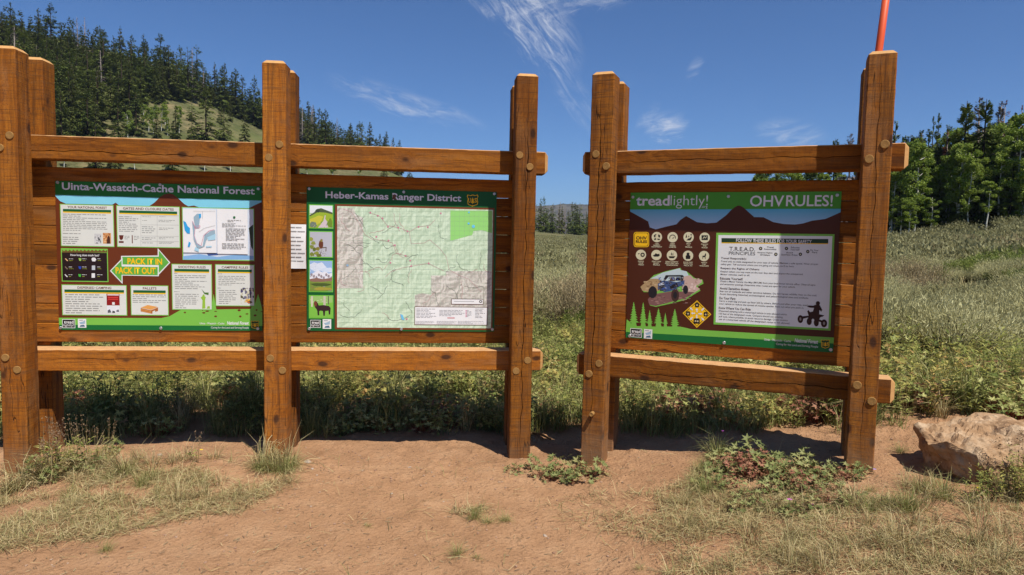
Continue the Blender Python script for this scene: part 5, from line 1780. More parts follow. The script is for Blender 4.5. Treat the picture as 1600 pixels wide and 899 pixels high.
def palmate(C, nrm, size, az, lobes=5):
    """deeply lobed leaves: a fan of tips and notches round the stalk"""
    n = len(C)
    ref = np.stack([np.cos(az), np.sin(az), np.zeros(n)], 1)
    a = unit(ref - nrm * (ref * nrm).sum(1, keepdims=True))
    b = np.cross(nrm, a)
    k = 2 * lobes + 1
    ang = np.linspace(-2.5, 2.5, k)
    rad = np.where(np.arange(k) % 2 == 1, 1.0, 0.42)
    rad[0] = rad[-1] = 0.3
    V = np.empty((n, k + 1, 3))
    V[:, 0] = C - nrm * (size * 0.12)[:, None]
    for j in range(k):
        V[:, j + 1] = C + (a * math.cos(ang[j]) + b * math.sin(ang[j])) * (size * rad[j])[:, None] + nrm * (size * (0.10 if j % 2 else -0.02))[:, None]
    i = np.arange(n)[:, None] * (k + 1)
    T = np.concatenate([i + np.array([[0, j + 1, j + 2]]) for j in range(k - 1)], 0)
    return V.reshape(-1, 3), T


def lance(C, d, up_, L, w):
    """lance-shaped leaf folded along its rib"""
    n = len(C)
    s = unit(np.cross(d, up_)) * (w * .5)[:, None]
    m = C + d * (L * .45)[:, None]
    t = C + d * L[:, None] - up_ * (L * .12)[:, None]
    V = np.stack([C, m + s + up_ * (w * .2)[:, None], t, m - s + up_ * (w * .2)[:, None], m], 1).reshape(-1, 3)
    i = np.arange(n)[:, None] * 5
    T = np.concatenate([i + np.array([[0, 1, 4]]), i + np.array([[4, 1, 2]]), i + np.array([[0, 4, 3]]), i + np.array([[4, 2, 3]])], 0)
    return V, T


def stems(P0, P1, w, rs):
    """thin stalks as crossed slivers"""
    n = len(P0)
    d = unit(P1 - P0)
    s = unit(np.cross(d, rs.normal(size=(n, 3)))) * (w * .5)[:, None]
    s2 = np.cross(d, s)
    V = np.stack([P0 - s, P0 + s, P1, P0 - s2, P0 + s2], 1).reshape(-1, 3)
    i = np.arange(n)[:, None] * 5
    T = np.concatenate([i + np.array([[0, 1, 2]]), i + np.array([[3, 4, 2]])], 0)
    return V, T


Z0 = lambda T: np.zeros(len(T), int)


def sage(seed, Rad, Ht, n, lw=0.010, ll=0.055):
    rs = np.random.default_rng(seed)
    ns = 130
    az = rs.random(ns) * 6.283
    le = np.sqrt(rs.random(ns)) * 1.15
    tip = np.stack([np.sin(le) * np.cos(az) * Rad * 1.05, np.sin(le) * np.sin(az) * Rad * 1.05, (0.35 + .65 * np.cos(le)) * Ht * rs.uniform(.75, 1.1, ns)], 1)
    root = tip * np.array((.12, .12, 0)) + rs.normal(0, .02, (ns, 3)) * np.array((1, 1, 0))
    sv, st = stems(root, tip, np.full(ns, .018), rs)
    j = rs.integers(0, ns, n)
    f = 0.45 + 0.6 * rs.random(n) ** .7
    C = root[j] + (tip[j] - root[j]) * f[:, None] + rs.normal(0, .035, (n, 3))
    d = unit(unit(tip[j] - root[j]) * .7 + rs.normal(0, .5, (n, 3)) + np.array((0, 0, .6)))
    L = rs.uniform(.6, 1.3, n) * ll
    s = unit(np.cross(d, rs.normal(size=(n, 3)))) * (lw * .5 * rs.uniform(.7, 1.4, n))[:, None]
    V = np.stack([C - s, C + s, C + d * L[:, None]], 1).reshape(-1, 3)
    T = np.arange(3 * n).reshape(-1, 3)
    return (sv, st, Z0(st)), (V, T, Z0(T))


def forb_palm(seed, Rad, Ht, n, ls=0.05):
    rs = np.random.default_rng(seed)
    az = rs.random(n) * 6.283
    rr = Rad * np.sqrt(rs.random(n))
    z = Ht * (0.25 + 0.75 * rs.random(n) ** .8) * (1 - 0.45 * (rr / Rad) ** 2)
    C = np.stack([rr * np.cos(az), rr * np.sin(az), z], 1)
    nrm = unit(np.stack([.55 * np.cos(az) * rr / Rad, .55 * np.sin(az) * rr / Rad, np.ones(n)], 1) + rs.normal(0, .33, (n, 3)))
    V, T = palmate(C, nrm, rs.uniform(.6, 1.3, n) * ls, az + rs.normal(0, .7, n))
    root = C * np.array((.25, .25, 0))
    sv, st = stems(root, C, np.full(n, .005), rs)
    return (sv, st, Z0(st)), (V, T, Z0(T))


def forb_lance(seed, Rad, Ht, ns, per, ll=0.07, wl=0.016, spread=.55):
    rs = np.random.default_rng(seed)
    az = rs.random(ns) * 6.283
    rr = Rad * np.sqrt(rs.random(ns))
    tip = np.stack([rr * np.cos(az) * (1 + spread), rr * np.sin(az) * (1 + spread), Ht * rs.uniform(.6, 1.1, ns)], 1)
    root = np.stack([rr * np.cos(az) * .6, rr * np.sin(az) * .6, np.zeros(ns)], 1)
    sv, st = stems(root, tip, np.full(ns, .006), rs)
    j = np.repeat(np.arange(ns), per)
    n = len(j)
    f = rs.uniform(.15, 1.0, n)
    C = root[j] + (tip[j] - root[j]) * f[:, None]
    a = rs.random(n) * 6.283
    d = unit(np.stack([np.cos(a), np.sin(a), rs.uniform(.1, .9, n)], 1))
    up_ = unit(np.cross(np.cross(d, np.tile((0, 0, 1.0), (n, 1))), d))
    V, T = lance(C, d, up_, rs.uniform(.6, 1.2, n) * ll, rs.uniform(.7, 1.2, n) * wl)
    return (sv, st, Z0(st)), (V, T, Z0(T))


def tussock(seed, Rad, Ht, n, wd=.005, lean=.5):
    rs = np.random.default_rng(seed)
    a = rs.random(n) * 6.283
    r_ = Rad * rs.random(n)
    P = np.stack([r_ * np.cos(a) * .5, r_ * np.sin(a) * .5, np.full(n, -.01)], 1)
    return None, (*blades(P, Ht * rs.uniform(.55, 1.25, n), a + rs.normal(0, .8, n), 1.45 - lean * rs.random(n), wd * rs.uniform(.7, 1.3, n), rs.uniform(.2, 1.3, n), rs), None)


L_SAGE = leafmat('sage_leaves', [(0.20, 0.180, 0.080), (0.38, 0.350, 0.165), (0.54, 0.50, 0.25), (0.70, 0.66, 0.36)], .3, .8, .5)
L_SAGE2 = leafmat('dry_bush_twigs', [(0.21, 0.150, 0.075), (0.37, 0.285, 0.15), (0.56, 0.46, 0.26)], .25, .8, .42)
TWIG = plain('grey_twigs', (0.105, 0.078, 0.052), .95, .1, .3, 10)
L_GER = leafmat('geranium_leaves', [(0.1, 0.136, 0.031), (0.201, 0.236, 0.057), (0.348, 0.36, 0.109), (0.531, 0.513, 0.195), (0.531, 0.201, 0.118)], .3)
L_GER2 = leafmat('yellowing_leaves', [(0.177, 0.177, 0.038), (0.336, 0.319, 0.073), (0.496, 0.431, 0.13), (0.566, 0.26, 0.112)], .3)
L_HERB = leafmat('herb_leaves', [(0.1, 0.132, 0.028), (0.201, 0.23, 0.051), (0.348, 0.354, 0.094), (0.507, 0.472, 0.159)], .3)
L_BUSH = leafmat('willow_leaves', [(0.110, 0.145, 0.030), (0.200, 0.240, 0.050), (0.300, 0.330, 0.085)], .3)
L_GRS = leafmat('green_grass', [(0.124, 0.147, 0.04), (0.218, 0.236, 0.068), (0.354, 0.336, 0.124), (0.507, 0.437, 0.206)], .3)
L_STRAW = leafmat('dry_straw', [(0.13, 0.085, 0.038), (0.36, 0.265, 0.115), (0.47, 0.36, 0.17), (0.60, 0.49, 0.26), (0.25, 0.235, 0.09), (0.16, 0.12, 0.055)], .22, .75, .1)
L_GERF = leafmat('grey_green_geranium', [(0.060, 0.085, 0.022), (0.125, 0.155, 0.045), (0.215, 0.235, 0.078), (0.33, 0.33, 0.125), (0.34, 0.14, 0.08)], .25)
ST_GRN = plain('green_stalk', (0.13, 0.14, 0.05), .8, .2, .3, 20)
ST_RED = plain('red_stalk', (0.24, 0.070, 0.040), .7, .2, .3, 20)
ST_DRY = plain('dry_stalk', (0.33, 0.25, 0.12), .8, .1, .3, 20)


def herb_proto(name, gen, ms, ml, leaf='foliage'):
    st, lf = gen
    root = empty(name)
    if st is not None:
        obj('stems', mesh_np('stems', st[0], st[1], [ms]), root)
    obj(leaf, mesh_np(leaf, lf[0], lf[1], [ml]), root)
    return root


SAGE = [herb_proto('sagebrush', sage(500 + k, (.58, .5, .68, .55)[k], (.66, .55, .72, .6)[k], 6500, .009, .05), TWIG, (L_SAGE, L_SAGE, L_SAGE2, L_SAGE)[k]) for k in range(4)]
BUSH = [herb_proto('green_shrub', sage(520 + k, .7, .8, 2600, .030, .06), TWIG, L_BUSH) for k in range(2)]
GER = [herb_proto('broadleaf_plant', forb_palm(540 + k, (.22, .26, .2)[k], (.34, .28, .42)[k], (85, 100, 80)[k], .037), (ST_GRN, ST_RED, ST_GRN)[k], (L_GER, L_GER, L_GER2)[k]) for k in range(3)]
LAN = [herb_proto('leafy_plant', forb_lance(560 + k, (.14, .18, .12)[k], (.46, .38, .55)[k], (12, 16, 10)[k], 16, (.06, .05, .075)[k]), ST_GRN, (L_HERB, L_GER2, L_HERB)[k]) for k in range(3)]
TUS = [herb_proto('grass_tuft', tussock(580 + k, (.12, .09, .14)[k], (.42, .3, .5)[k], (110, 80, 130)[k]), None, (L_GRS, L_STRAW, L_GRS)[k], 'blades') for k in range(3)]

# --- meadow of sagebrush: the nearer bushes one by one, the far ones as a mass
rs = random.Random(77)
tanY = math.tan(0.1095); tanR = math.tan(0.3812)
def y_line(x):
    """edge of the trodden dirt behind the boards"""
    if x < 0.25: return 5.54 + (x + 4.157) * tanY + 0.66
    if x < 2.9: return 5.81 - (x - .62) * tanR + 1.00
    return 5.95
def free(lst, x, y, d):
    for a, b in lst:
        if (a - x) ** 2 + (b - y) ** 2 < d * d: return False
    lst.append((x, y)); return True
spots = []
n = tries = 0
while n < 260 and tries < 6000:
    tries += 1
    az = math.radians(rs.uniform(-40, 40))
    r_ = 10.2 + 34 * rs.random() ** 1.25
    x, y = r_ * math.sin(az), r_ * math.cos(az)
    px = 800 + FPX * math.tan(az)
    vis = 835 < px < 925 or px > 1365
    if not vis and rs.random() < .72: continue
    if r_ < (13.0 if px < 1000 else 10.0): continue
    if not free(spots, x, y, .62 + r_ * .012): continue
    k = n
    s_ = rs.uniform(.65, 1.5) * (1 if r_ < 20 else 1.1)
    plant('s', SAGE, k, (x, y, float(terrain(x, y)) - .04), rs.random() * 6, (s_, s_, s_ * rs.uniform(.8, 1.15) * (1.0 if r_ < 14 else .9)), '%s grey-green sagebrush %s, %s' % ('large' if s_ > 1.2 else 'small' if s_ < .95 else 'middling', 'right of the right-hand board' if px > 1345 else 'between the two boards' if 815 < px < 935 else 'hidden behind the boards', 'far out in the meadow' if r_ > 24 else 'near the front of the meadow'), 'sagebrush', 'sagebrush in the meadow')
    n += 1
parts = []
low = [sage(600 + k, .6, .6, 380, .032, .075)[1] for k in range(4)]
for k in range(1500):
    az = math.radians(rs.uniform(-42, 42)); r_ = 26 + 150 * rs.random() ** 1.1
    px = 800 + FPX * math.tan(az)
    if px > 1180 and r_ > 84: continue
    if not (820 < px < 940 or px > 1350) and rs.random() < .75: continue
    x, y = r_ * math.sin(az), r_ * math.cos(az)
    s_ = rs.uniform(.8, 2.0)
    parts.append(xf(low[k % 4], (x, y, float(terrain(x, y)) - .05), rs.random() * 6, s_))
V, T, I = cat_(parts)
L_SAGEF = leafmat('far_sage_leaves', [(0.120, 0.108, 0.045), (0.235, 0.215, 0.095), (0.350, 0.325, 0.155), (0.47, 0.44, 0.23)], .3, .8, .1)
tag(obj('far_sagebrush', mesh_np('far_sagebrush', V, T, [L_SAGEF])), 'grey-green sagebrush filling the far meadow', 'sagebrush', kind='stuff')
for k, (px, r_, s_) in enumerate(((846, 34, 1.1), (858, 36, 1.1), (872, 35, 1.0), (905, 21, .9), (915, 20, 1.0), (898, 19, .8), (912, 13.6, .8), (905, 13.2, .7), (1500, 24, .9), (1520, 24, 1.0), (1540, 23, 1.1), (1560, 24, 1.2), (1580, 23, 1.1), (1600, 24, 1.2),
                                  (1620, 23, 1.2), (1490, 25, .8), (1470, 23, .7), (1445, 26, .7), (1405, 27, .9), (1570, 21, .8), (1605, 20, .9), (1530, 26, 1.0), (1550, 27, 1.2), (1590, 27, 1.2), (1395, 24, .8))):
    g = at_r(px, r_)
    plant('b', BUSH, k, (g.x, g.y, g.z - .05), rs.random() * 6, s_ * .75, 'yellow-green leafy shrub growing among the grey sagebrush', 'shrub', 'green shrubs in the meadow')

# --- belt of herbs and grass behind the boards
def where(px):
    return ('below the left sign' if px < 440 else 'below the map sign' if px < 815 else 'between the two boards' if px < 935 else
            'below the right-hand sign' if px < 1345 else 'right of the right-hand board')
def size_of(s):
    return 'small' if s < .8 else 'tall' if s > 1.1 else 'medium'
def belt(x, y):
    return y > y_line(x)
g_lab = 'broad-leaved green plant in the thick growth behind the boards'
l_lab = 'leafy green herb in the thick growth behind the boards'
t_lab = 'tuft of long grass in the thick growth behind the boards'
cnt = {'g': 0, 'l': 0, 't': 0}
spots = []
tries = 0
lim = {'g': 255, 'l': 215, 't': 130}
while tries < 9000 and sum(cnt.values()) < 590:
    tries += 1
    az = math.radians(rs.uniform(-39, 39)); r_ = 5.6 + 8.2 * rs.random() ** 1.3
    x, y = r_ * math.sin(az), r_ * math.cos(az)
    if not belt(x, y - .12): continue
    px = 800 + FPX * math.tan(az)
    vis = r_ < 9.8 or 825 < px < 925 or px > 1360
    if not vis and rs.random() < .8: continue
    if x > 3.2 and r_ > 11.0: continue
    kind = rs.choice('ggllt')
    if cnt[kind] >= lim[kind]: continue
    if not free(spots, x, y, .20): continue
    z = float(terrain(x, y)) - .02
    s_ = rs.uniform(.8, 1.6)
    if y - y_line(x) < .3: s_ *= .75
    if .3 < x < 2.9: s_ *= .8
    k = cnt[kind]; cnt[kind] += 1
    if kind == 'g': plant('g', GER, k, (x, y, z), rs.random() * 6, s_, '%s broad-leaved plant in the growth %s, %s' % (size_of(s_), where(px), 'near its front edge' if y - y_line(x) < .6 else 'farther back'), 'plant', 'broad-leaved plants behind the boards')
    elif kind == 'l': plant('l', LAN, k, (x, y, z), rs.random() * 6, s_, '%s leafy upright herb in the growth %s, %s' % (size_of(s_), where(px), 'near its front edge' if y - y_line(x) < .6 else 'farther back'), 'plant', 'leafy herbs behind the boards')
    else: plant('t', TUS, k, (x, y, z), rs.random() * 6, s_, '%s tuft of long grass in the growth %s' % (size_of(s_), where(px)), 'grass', 'grass tufts behind the boards')
RED = [herb_proto('reddish_plant', forb_palm(590, .2, .3, 60, .045), ST_RED, leafmat('red_leaves', [(0.20, 0.10, 0.05), (0.34, 0.13, 0.08), (0.42, 0.20, 0.12), (0.24, 0.20, 0.07)], .3)),
       herb_proto('dry_stalk_plant', forb_lance(592, .10, .62, 9, 5, .035, .008, .8), ST_DRY, L_STRAW)]
for k, (px, py, w_) in enumerate(((1060, 655, 0), (1085, 650, 0), (1105, 648, 0), (1040, 660, 0), (1125, 652, 0), (1250, 655, 0), (1280, 660, 0), (1300, 655, 0), (1440, 640, 0), (1470, 630, 0), (1560, 610, 0), (400, 640, 0), (130, 650, 0), (115, 640, 0),
                                  (560, 660, 0), (480, 650, 0), (690, 655, 0), (860, 655, 0), (720, 660, 1), (740, 655, 1), (760, 650, 1), (640, 660, 1), (200, 665, 1), (240, 660, 1), (320, 660, 1), (870, 640, 1), (890, 630, 1), (1420, 650, 1), (1500, 630, 1), (1580, 640, 1), (1180, 650, 1), (1540, 600, 1))):
    g = hit(px, py)
    plant('rd%d' % w_, [RED[w_]], k, (g.x, g.y, g.z - .02), k * 1.9, rs.uniform(.8, 1.25), ('red-tinged low plant ' if w_ == 0 else 'dry straw-coloured stalks ') + 'in the growth ' + where(px), 'plant', 'red-tinged plants' if w_ == 0 else 'dry stalks')
# undergrowth between them
nrs = np.random.default_rng(99)
n = 105000
az = np.radians(nrs.uniform(-41, 41, n)); r_ = 5.4 + 9.5 * nrs.random(n) ** 1.4
x, y = r_ * np.sin(az), r_ * np.cos(az)
yl = np.array([y_line(a) for a in x]) + fbm(x, y, .5, 3) * 1.1
ok = (y > yl) & (fbm(x + 9, y, .55, 3) > -.05)
x, y = x[ok], y[ok]
n = len(x)
P = np.stack([x, y, terrain(x, y) - .01], 1)
V, T = blades(P, nrs.uniform(.08, .36, n) * np.clip(1 + 2.2 * fbm(x, y, 1.1, 3), .35, 1.7), nrs.random(n) * 6.283, nrs.uniform(.75, 1.5, n), nrs.uniform(.004, .009, n), nrs.uniform(.1, 1.0, n), nrs)
tag(obj('meadow_grass', mesh_np('meadow_grass', V, T, [L_GRS])), 'green and yellowing grass filling in behind the boards', 'grass', kind='stuff')
n = 26000
az = np.radians(nrs.uniform(-41, 41, n)); r_ = 5.4 + 8.5 * nrs.random(n) ** 1.4
x, y = r_ * np.sin(az), r_ * np.cos(az)
yl = np.array([y_line(a) for a in x]) + .1
ok = (y > yl) & (fbm(x - 4, y + 7, .7, 3) > -.02)
x, y = x[ok], y[ok]; n = len(x)
C = np.stack([x, y, terrain(x, y) + nrs.uniform(.02, .26, n)], 1)
nrm = unit(np.stack([np.zeros(n), -.3 * np.ones(n), np.ones(n)], 1) + nrs.normal(0, .45, (n, 3)))
V, T = palmate(C, nrm, nrs.uniform(.014, .036, n), nrs.random(n) * 6.28, 3)
tag(obj('ground_cover', mesh_np('ground_cover', V, T, [L_GER])), 'small leaves covering the soil behind the boards', 'ground cover', kind='stuff')
# dry grass of the farther meadow
n = 16000
az = np.radians(nrs.uniform(-41, 41, n)); r_ = 17 + 54 * nrs.random(n) ** 1.6
x, y = r_ * np.sin(az), r_ * np.cos(az)
P = np.stack([x, y, terrain(x, y) - .01], 1)
V, T = blades(P, nrs.uniform(.18, .45, n), nrs.random(n) * 6.283, nrs.uniform(.9, 1.5, n), nrs.uniform(.010, .022, n), nrs.uniform(.1, .8, n), nrs)
L_DRY = leafmat('dry_meadow_blades', [(0.24, 0.19, 0.082), (0.38, 0.31, 0.145), (0.52, 0.43, 0.22), (0.22, 0.225, 0.08)], .25, .8)
tag(obj('dry_meadow_grass', mesh_np('dry_meadow_grass', V, T, [L_DRY])), 'dry pale grass between the sagebrush bushes', 'grass', kind='stuff')

# --- foreground: mats of dry grass
def project(P):
    Q = P - np.array((0, 0, H))
    d = Q @ np.array(fwd)
    return 800 + FPX * (Q @ np.array(rt)) / d, 449.5 - FPX * (Q @ np.array(up)) / d
def inside(px, py, poly):
    c = np.zeros(len(px), bool)
    j = len(poly) - 1
    for i in range(len(poly)):
        xi, yi = poly[i]; xj, yj = poly[j]
        if yi != yj:
            c ^= ((yi > py) != (yj > py)) & (px < (xj - xi) * (py - yi) / (yj - yi) + xi)
        j = i
    return c
MAT_L = [(-80, 752), (40, 745), (110, 730), (170, 726), (260, 738), (330, 730), (400, 722), (470, 705), (478, 735), (452, 765), (425, 790), (330, 808), (250, 822), (150, 848), (60, 862), (-80, 890)]
MAT_R = [(815, 808), (850, 788), (900, 772), (960, 765), (1020, 770), (1090, 745), (1150, 715), (1300, 765), (1400, 770), (1440, 735), (1500, 760), (1700, 765), (1700, 930), (1020, 930), (1060, 875), (1000, 842), (930, 834), (860, 826)]
MAT_C = [(690, 802), (760, 792), (832, 802), (820, 826), (740, 830), (690, 815)]
n = 150000
x = nrs.uniform(-4.6, 4.6, n); y = nrs.uniform(3.0, 5.9, n)
z = terrain(x, y)
px, py = project(np.stack([x, y, z], 1))
f = fbm(x * 1.0, y * 1.0, .45, 4)
wob = fbm(x + 5, y, .3, 3) * 60
thin = fbm(x + 21, y + 3, .9, 3)
okL = inside(px + wob, py + wob * .5, MAT_L) & (f > .015 + .12 * (nrs.random(n) - .5))
okR = inside(px + wob, py + wob * .5, MAT_R) & (f > -.02 + .12 * (nrs.random(n) - .5)) & (nrs.random(n) < np.clip(.75 + thin * 3, .12, 1))
okC = inside(px + wob, py, MAT_C) & (f > 0.02)
sparse = (nrs.random(n) < .006)
ok = okL | okR | okC | sparse
x, y, z = x[ok], y[ok], z[ok]; n = len(x)
lie = nrs.random(n) < .9
P = np.stack([x, y, z + nrs.uniform(0, .02, n)], 1)
V, T = blades(P, nrs.uniform(.05, .17, n), nrs.random(n) * 6.283, np.where(lie, nrs.uniform(.02, .35, n), nrs.uniform(.5, 1.4, n)), nrs.uniform(.0018, .0042, n), nrs.uniform(-.1, .6, n), nrs)
tag(obj('dry_grass_mat', mesh_np('dry_grass_mat', V, T, [L_STRAW])), 'flattened straw-coloured grass in patches on the foreground dirt', 'grass', kind='stuff')
# greener shoots through the mats
k = nrs.random(n) < .05
P = P[k]; n = len(P)
V, T = blades(P, nrs.uniform(.05, .15, n), nrs.random(n) * 6.283, nrs.uniform(.5, 1.4, n), nrs.uniform(.002, .004, n), nrs.uniform(.0, .9, n), nrs)
tag(obj('green_shoots', mesh_np('green_shoots', V, T, [L_GRS])), 'short green shoots in the dry foreground grass', 'grass', kind='stuff')

# --- foreground plants one by one
FT = [herb_proto('grass_tuft', tussock(700 + k, (.07, .05, .09)[k], (.20, .14, .27)[k], (120, 80, 150)[k], .003, .9), None, L_GRS, 'blades') for k in range(3)]
def at(px, py, dz=-.01):
    g = hit(px, py)
    return (g.x, g.y, g.z + dz)
FTG = 'foreground grass tufts'
for k, (px, py, s_, lab) in enumerate(((452, 735, 1.0, 'clump of long green and straw grass at the foot of the middle post'), (438, 742, .9, 'clump of long green and straw grass at the foot of the middle post'), (425, 738, .8, 'clump of long green and straw grass at the foot of the middle post'),
      (405, 735, .9, 'clump of long green and straw grass at the foot of the middle post'), (462, 728, .8, 'clump of long green and straw grass at the foot of the middle post'),
      (918, 718, .75, 'tuft of fine green grass at the foot of the left post of the right-hand board'), (934, 714, .7, 'tuft of fine green grass at the foot of the left post of the right-hand board'),
      (1108, 722, .9, 'tall grass tuft growing beside the red-stemmed plant'), (1122, 712, 1.1, 'tall grass tuft growing beside the red-stemmed plant'), (1095, 735, .8, 'tall grass tuft growing beside the red-stemmed plant'),
      (762, 818, .75, 'green grass tuft on the bare dirt, middle of the foreground'), (740, 812, .55, 'green grass tuft on the bare dirt, middle of the foreground'), (790, 815, .55, 'green grass tuft on the bare dirt, middle of the foreground'),
      (745, 874, .5, 'small sparse grass shoot near the bottom edge below the middle tuft'), (715, 868, .45, 'small sparse grass shoot near the bottom edge below the middle tuft'),
      (574, 824, .3, 'tiny grass shoot on the bare dirt left of the middle tuft'), (1000, 890, .45, 'small grass tuft at the bottom edge right of the dirt'),
      (165, 862, .4, 'small green sprout on the dirt at lower left'), (1408, 708, .7, 'thin grass tuft between the right-hand post and the boulder'), (1390, 790, 1.0, 'long grass in front of the right-hand post'),
      (1420, 800, .9, 'long grass in front of the right-hand post'), (1360, 800, .9, 'long grass in front of the right-hand post'), (1440, 770, .9, 'long pale grass in front of the boulder'), (1475, 780, .9, 'long pale grass in front of the boulder'),
      (250, 772, .6, 'short grass clump in the dry patch below the left sign'), (320, 758, .7, 'short grass clump in the dry patch below the left sign'), (220, 760, .6, 'short grass clump in the dry patch below the left sign'))):
    plant('ft', FT, k, at(px, py), k * 1.1, s_, lab, 'grass', FTG)
FS = [herb_proto('straw_tuft', tussock(710 + k, (.08, .06)[k], (.20, .15)[k], (90, 70)[k], .003, 1.1), None, L_STRAW, 'blades') for k in range(2)]
pts = []
for k in range(400):
    side = k % 3
    px, py = (rs.uniform(-20, 460), rs.uniform(715, 800)) if side == 0 else (rs.uniform(1060, 1620), rs.uniform(760, 895))
    if side == 0 and py > 810 - (px / 460) * 40: continue
    if not free(pts, px, py, 17): continue
    if len(pts) > 95: break
    kind = rs.random()
    spot = ('left' if px < 150 else 'middle' if px < 300 else 'right') + ' part of the dry patch below the left sign' if px < 500 else ('weedy ground before the right-hand board' if px < 1340 else 'weedy ground below the boulder')
    if kind < (.6 if px < 500 else .9): plant('fs', FS, k, at(px, py), k * 1.3, rs.uniform(.6, 1.25), 'straw-coloured grass tuft in the ' + spot, 'grass', 'straw tufts in the foreground')
    else: plant('ft', FT, k, at(px, py), k * 1.3, rs.uniform(.4, .9), 'green grass tuft in the ' + spot, 'grass', FTG)
for k, (px, py, s_) in enumerate(((30, 760, 1.1), (50, 752, 1.2), (85, 745, 1.2), (105, 740, 1.1), (135, 735, 1.0), (160, 730, 1.0), (195, 735, .9), (12, 770, 1.0), (410, 728, 1.1), (430, 735, 1.2), (448, 726, 1.1))):
    plant('fs', FS, k, at(px, py), k * 1.7, s_ * 1.6, 'tall straw-coloured tuft by the foot of the %s post' % ('left' if px < 300 else 'middle'), 'grass', 'straw tufts in the foreground')
GF = [herb_proto('broadleaf_plant', forb_palm(720 + k, (.13, .11)[k], (.13, .16)[k], (34, 28)[k], .036), (ST_RED, ST_RED)[k], L_GERF) for k in range(2)]
for k, (px, py, s_, lab) in enumerate([(px, py, s_, 'low lobed-leaf plant creeping over the dirt between the two boards') for px, py, s_ in ((806, 738, .7), (832, 732, .8), (848, 744, .9), (868, 738, 1.0), (884, 746, .9), (902, 740, 1.0), (920, 748, 1.0), (936, 742, .9), (862, 752, .8), (895, 755, .8))]
      + [(px, py, s_, 'lobed-leaf plant in the weedy patch before the right-hand board') for px, py, s_ in ((1100, 755, 1.0), (1120, 730, 1.2), (1140, 750, 1.2), (1175, 720, 1.5), (1195, 730, 1.4), (1215, 755, 1.2), (1235, 760, 1.2), (1255, 730, 1.2), (1270, 755, 1.1), (1295, 752, 1.1), (1325, 735, 1.0), (1345, 742, 1.0), (1180, 790, 1.0), (1150, 800, .8), (1250, 805, .9), (1320, 790, .9), (1345, 780, .8), (1110, 745, .9), (1135, 740, 1.1), (1150, 722, 1.3), (1165, 735, 1.4), (1185, 740, 1.3), (1205, 745, 1.2), (1225, 738, 1.2), (1245, 748, 1.1), (1262, 740, 1.1), (1280, 742, 1.0), (1300, 738, .9),
         (1318, 745, .9), (1130, 765, .9), (1160, 775, .9), (1200, 770, 1.0), (1240, 775, 1.0), (1280, 770, .9), (1310, 765, .9), (1340, 750, .8), (1225, 800, .8), (1270, 795, .8), (1300, 800, .7))]
      + [(px, py, s_, 'small blue-green lobed plant on the dirt mound below the left sign') for px, py, s_ in ((182, 704, .7), (172, 708, .6))]
      + [(px, py, s_, 'lobed-leaf plant at the foot of the left post') for px, py, s_ in ((60, 742, 1.1), (92, 738, 1.0), (120, 735, .9), (150, 730, .9), (75, 755, .8))]):
    plant('gf', GF, k, at(px, py), k * 2.1, s_ * (.68 if px > 1285 else .86 if px > 1000 else 1), lab, 'plant', 'low lobed-leaf plants in the foreground')
# stalks with brown seed whorls
def seed_weed(seed, Ht, ns):
    rs_ = np.random.default_rng(seed)
    (sv, st, si), (V, T, I) = forb_lance(seed, .06, Ht, ns, 11, .055, .018, 1.2)
    tips = sv.reshape(-1, 5, 3)[:, 2]; roots = sv.reshape(-1, 5, 3)[:, 0]
    P = []
    for a, b in zip(roots, tips):
        for f in (.72, .84, .93, 1.0):
            c = a + (b - a) * f
            for _ in range(5):
                P.append(c + rs_.normal(0, .0075, 3))
    P = np.array(P); n = len(P)
    d = unit(rs_.normal(size=(n, 3))); e = unit(np.cross(d, rs_.normal(size=(n, 3))))
    W_, X_ = tri_sprays(P, d * .006, e * .005)
    keep = np.repeat(V.reshape(-1, 5, 3)[:, 0, 2] < Ht * .55, 5)
    kk = V.reshape(-1, 5, 3)[:, 0, 2] < Ht * .55
    V2 = V.reshape(-1, 5, 3)[kk].reshape(-1, 3)
    i = np.arange(kk.sum())[:, None] * 5
    T2 = np.concatenate([i + np.array([[0, 1, 4]]), i + np.array([[4, 1, 2]]), i + np.array([[0, 4, 3]]), i + np.array([[4, 2, 3]])], 0)
    return (sv, st), (V2, T2), (W_, X_)
L_SEED = leafmat('brown_seed_heads', [(0.16, 0.10, 0.055), (0.26, 0.17, 0.09), (0.20, 0.13, 0.10)], .1, .9)
SW = []
for k in range(2):
    a, b, c = seed_weed(740 + k, (.46, .36)[k], (6, 5)[k])
    root = empty('seed_head_weed')
    obj('stems', mesh_np('stems', a[0], a[1], [ST_DRY]), root)
    obj('foliage', mesh_np('foliage', b[0], b[1], [L_HERB]), root)
    obj('seed_heads', mesh_np('seed_heads', c[0], c[1], [L_SEED]), root)['kind'] = 'stuff'
    SW.append(root)
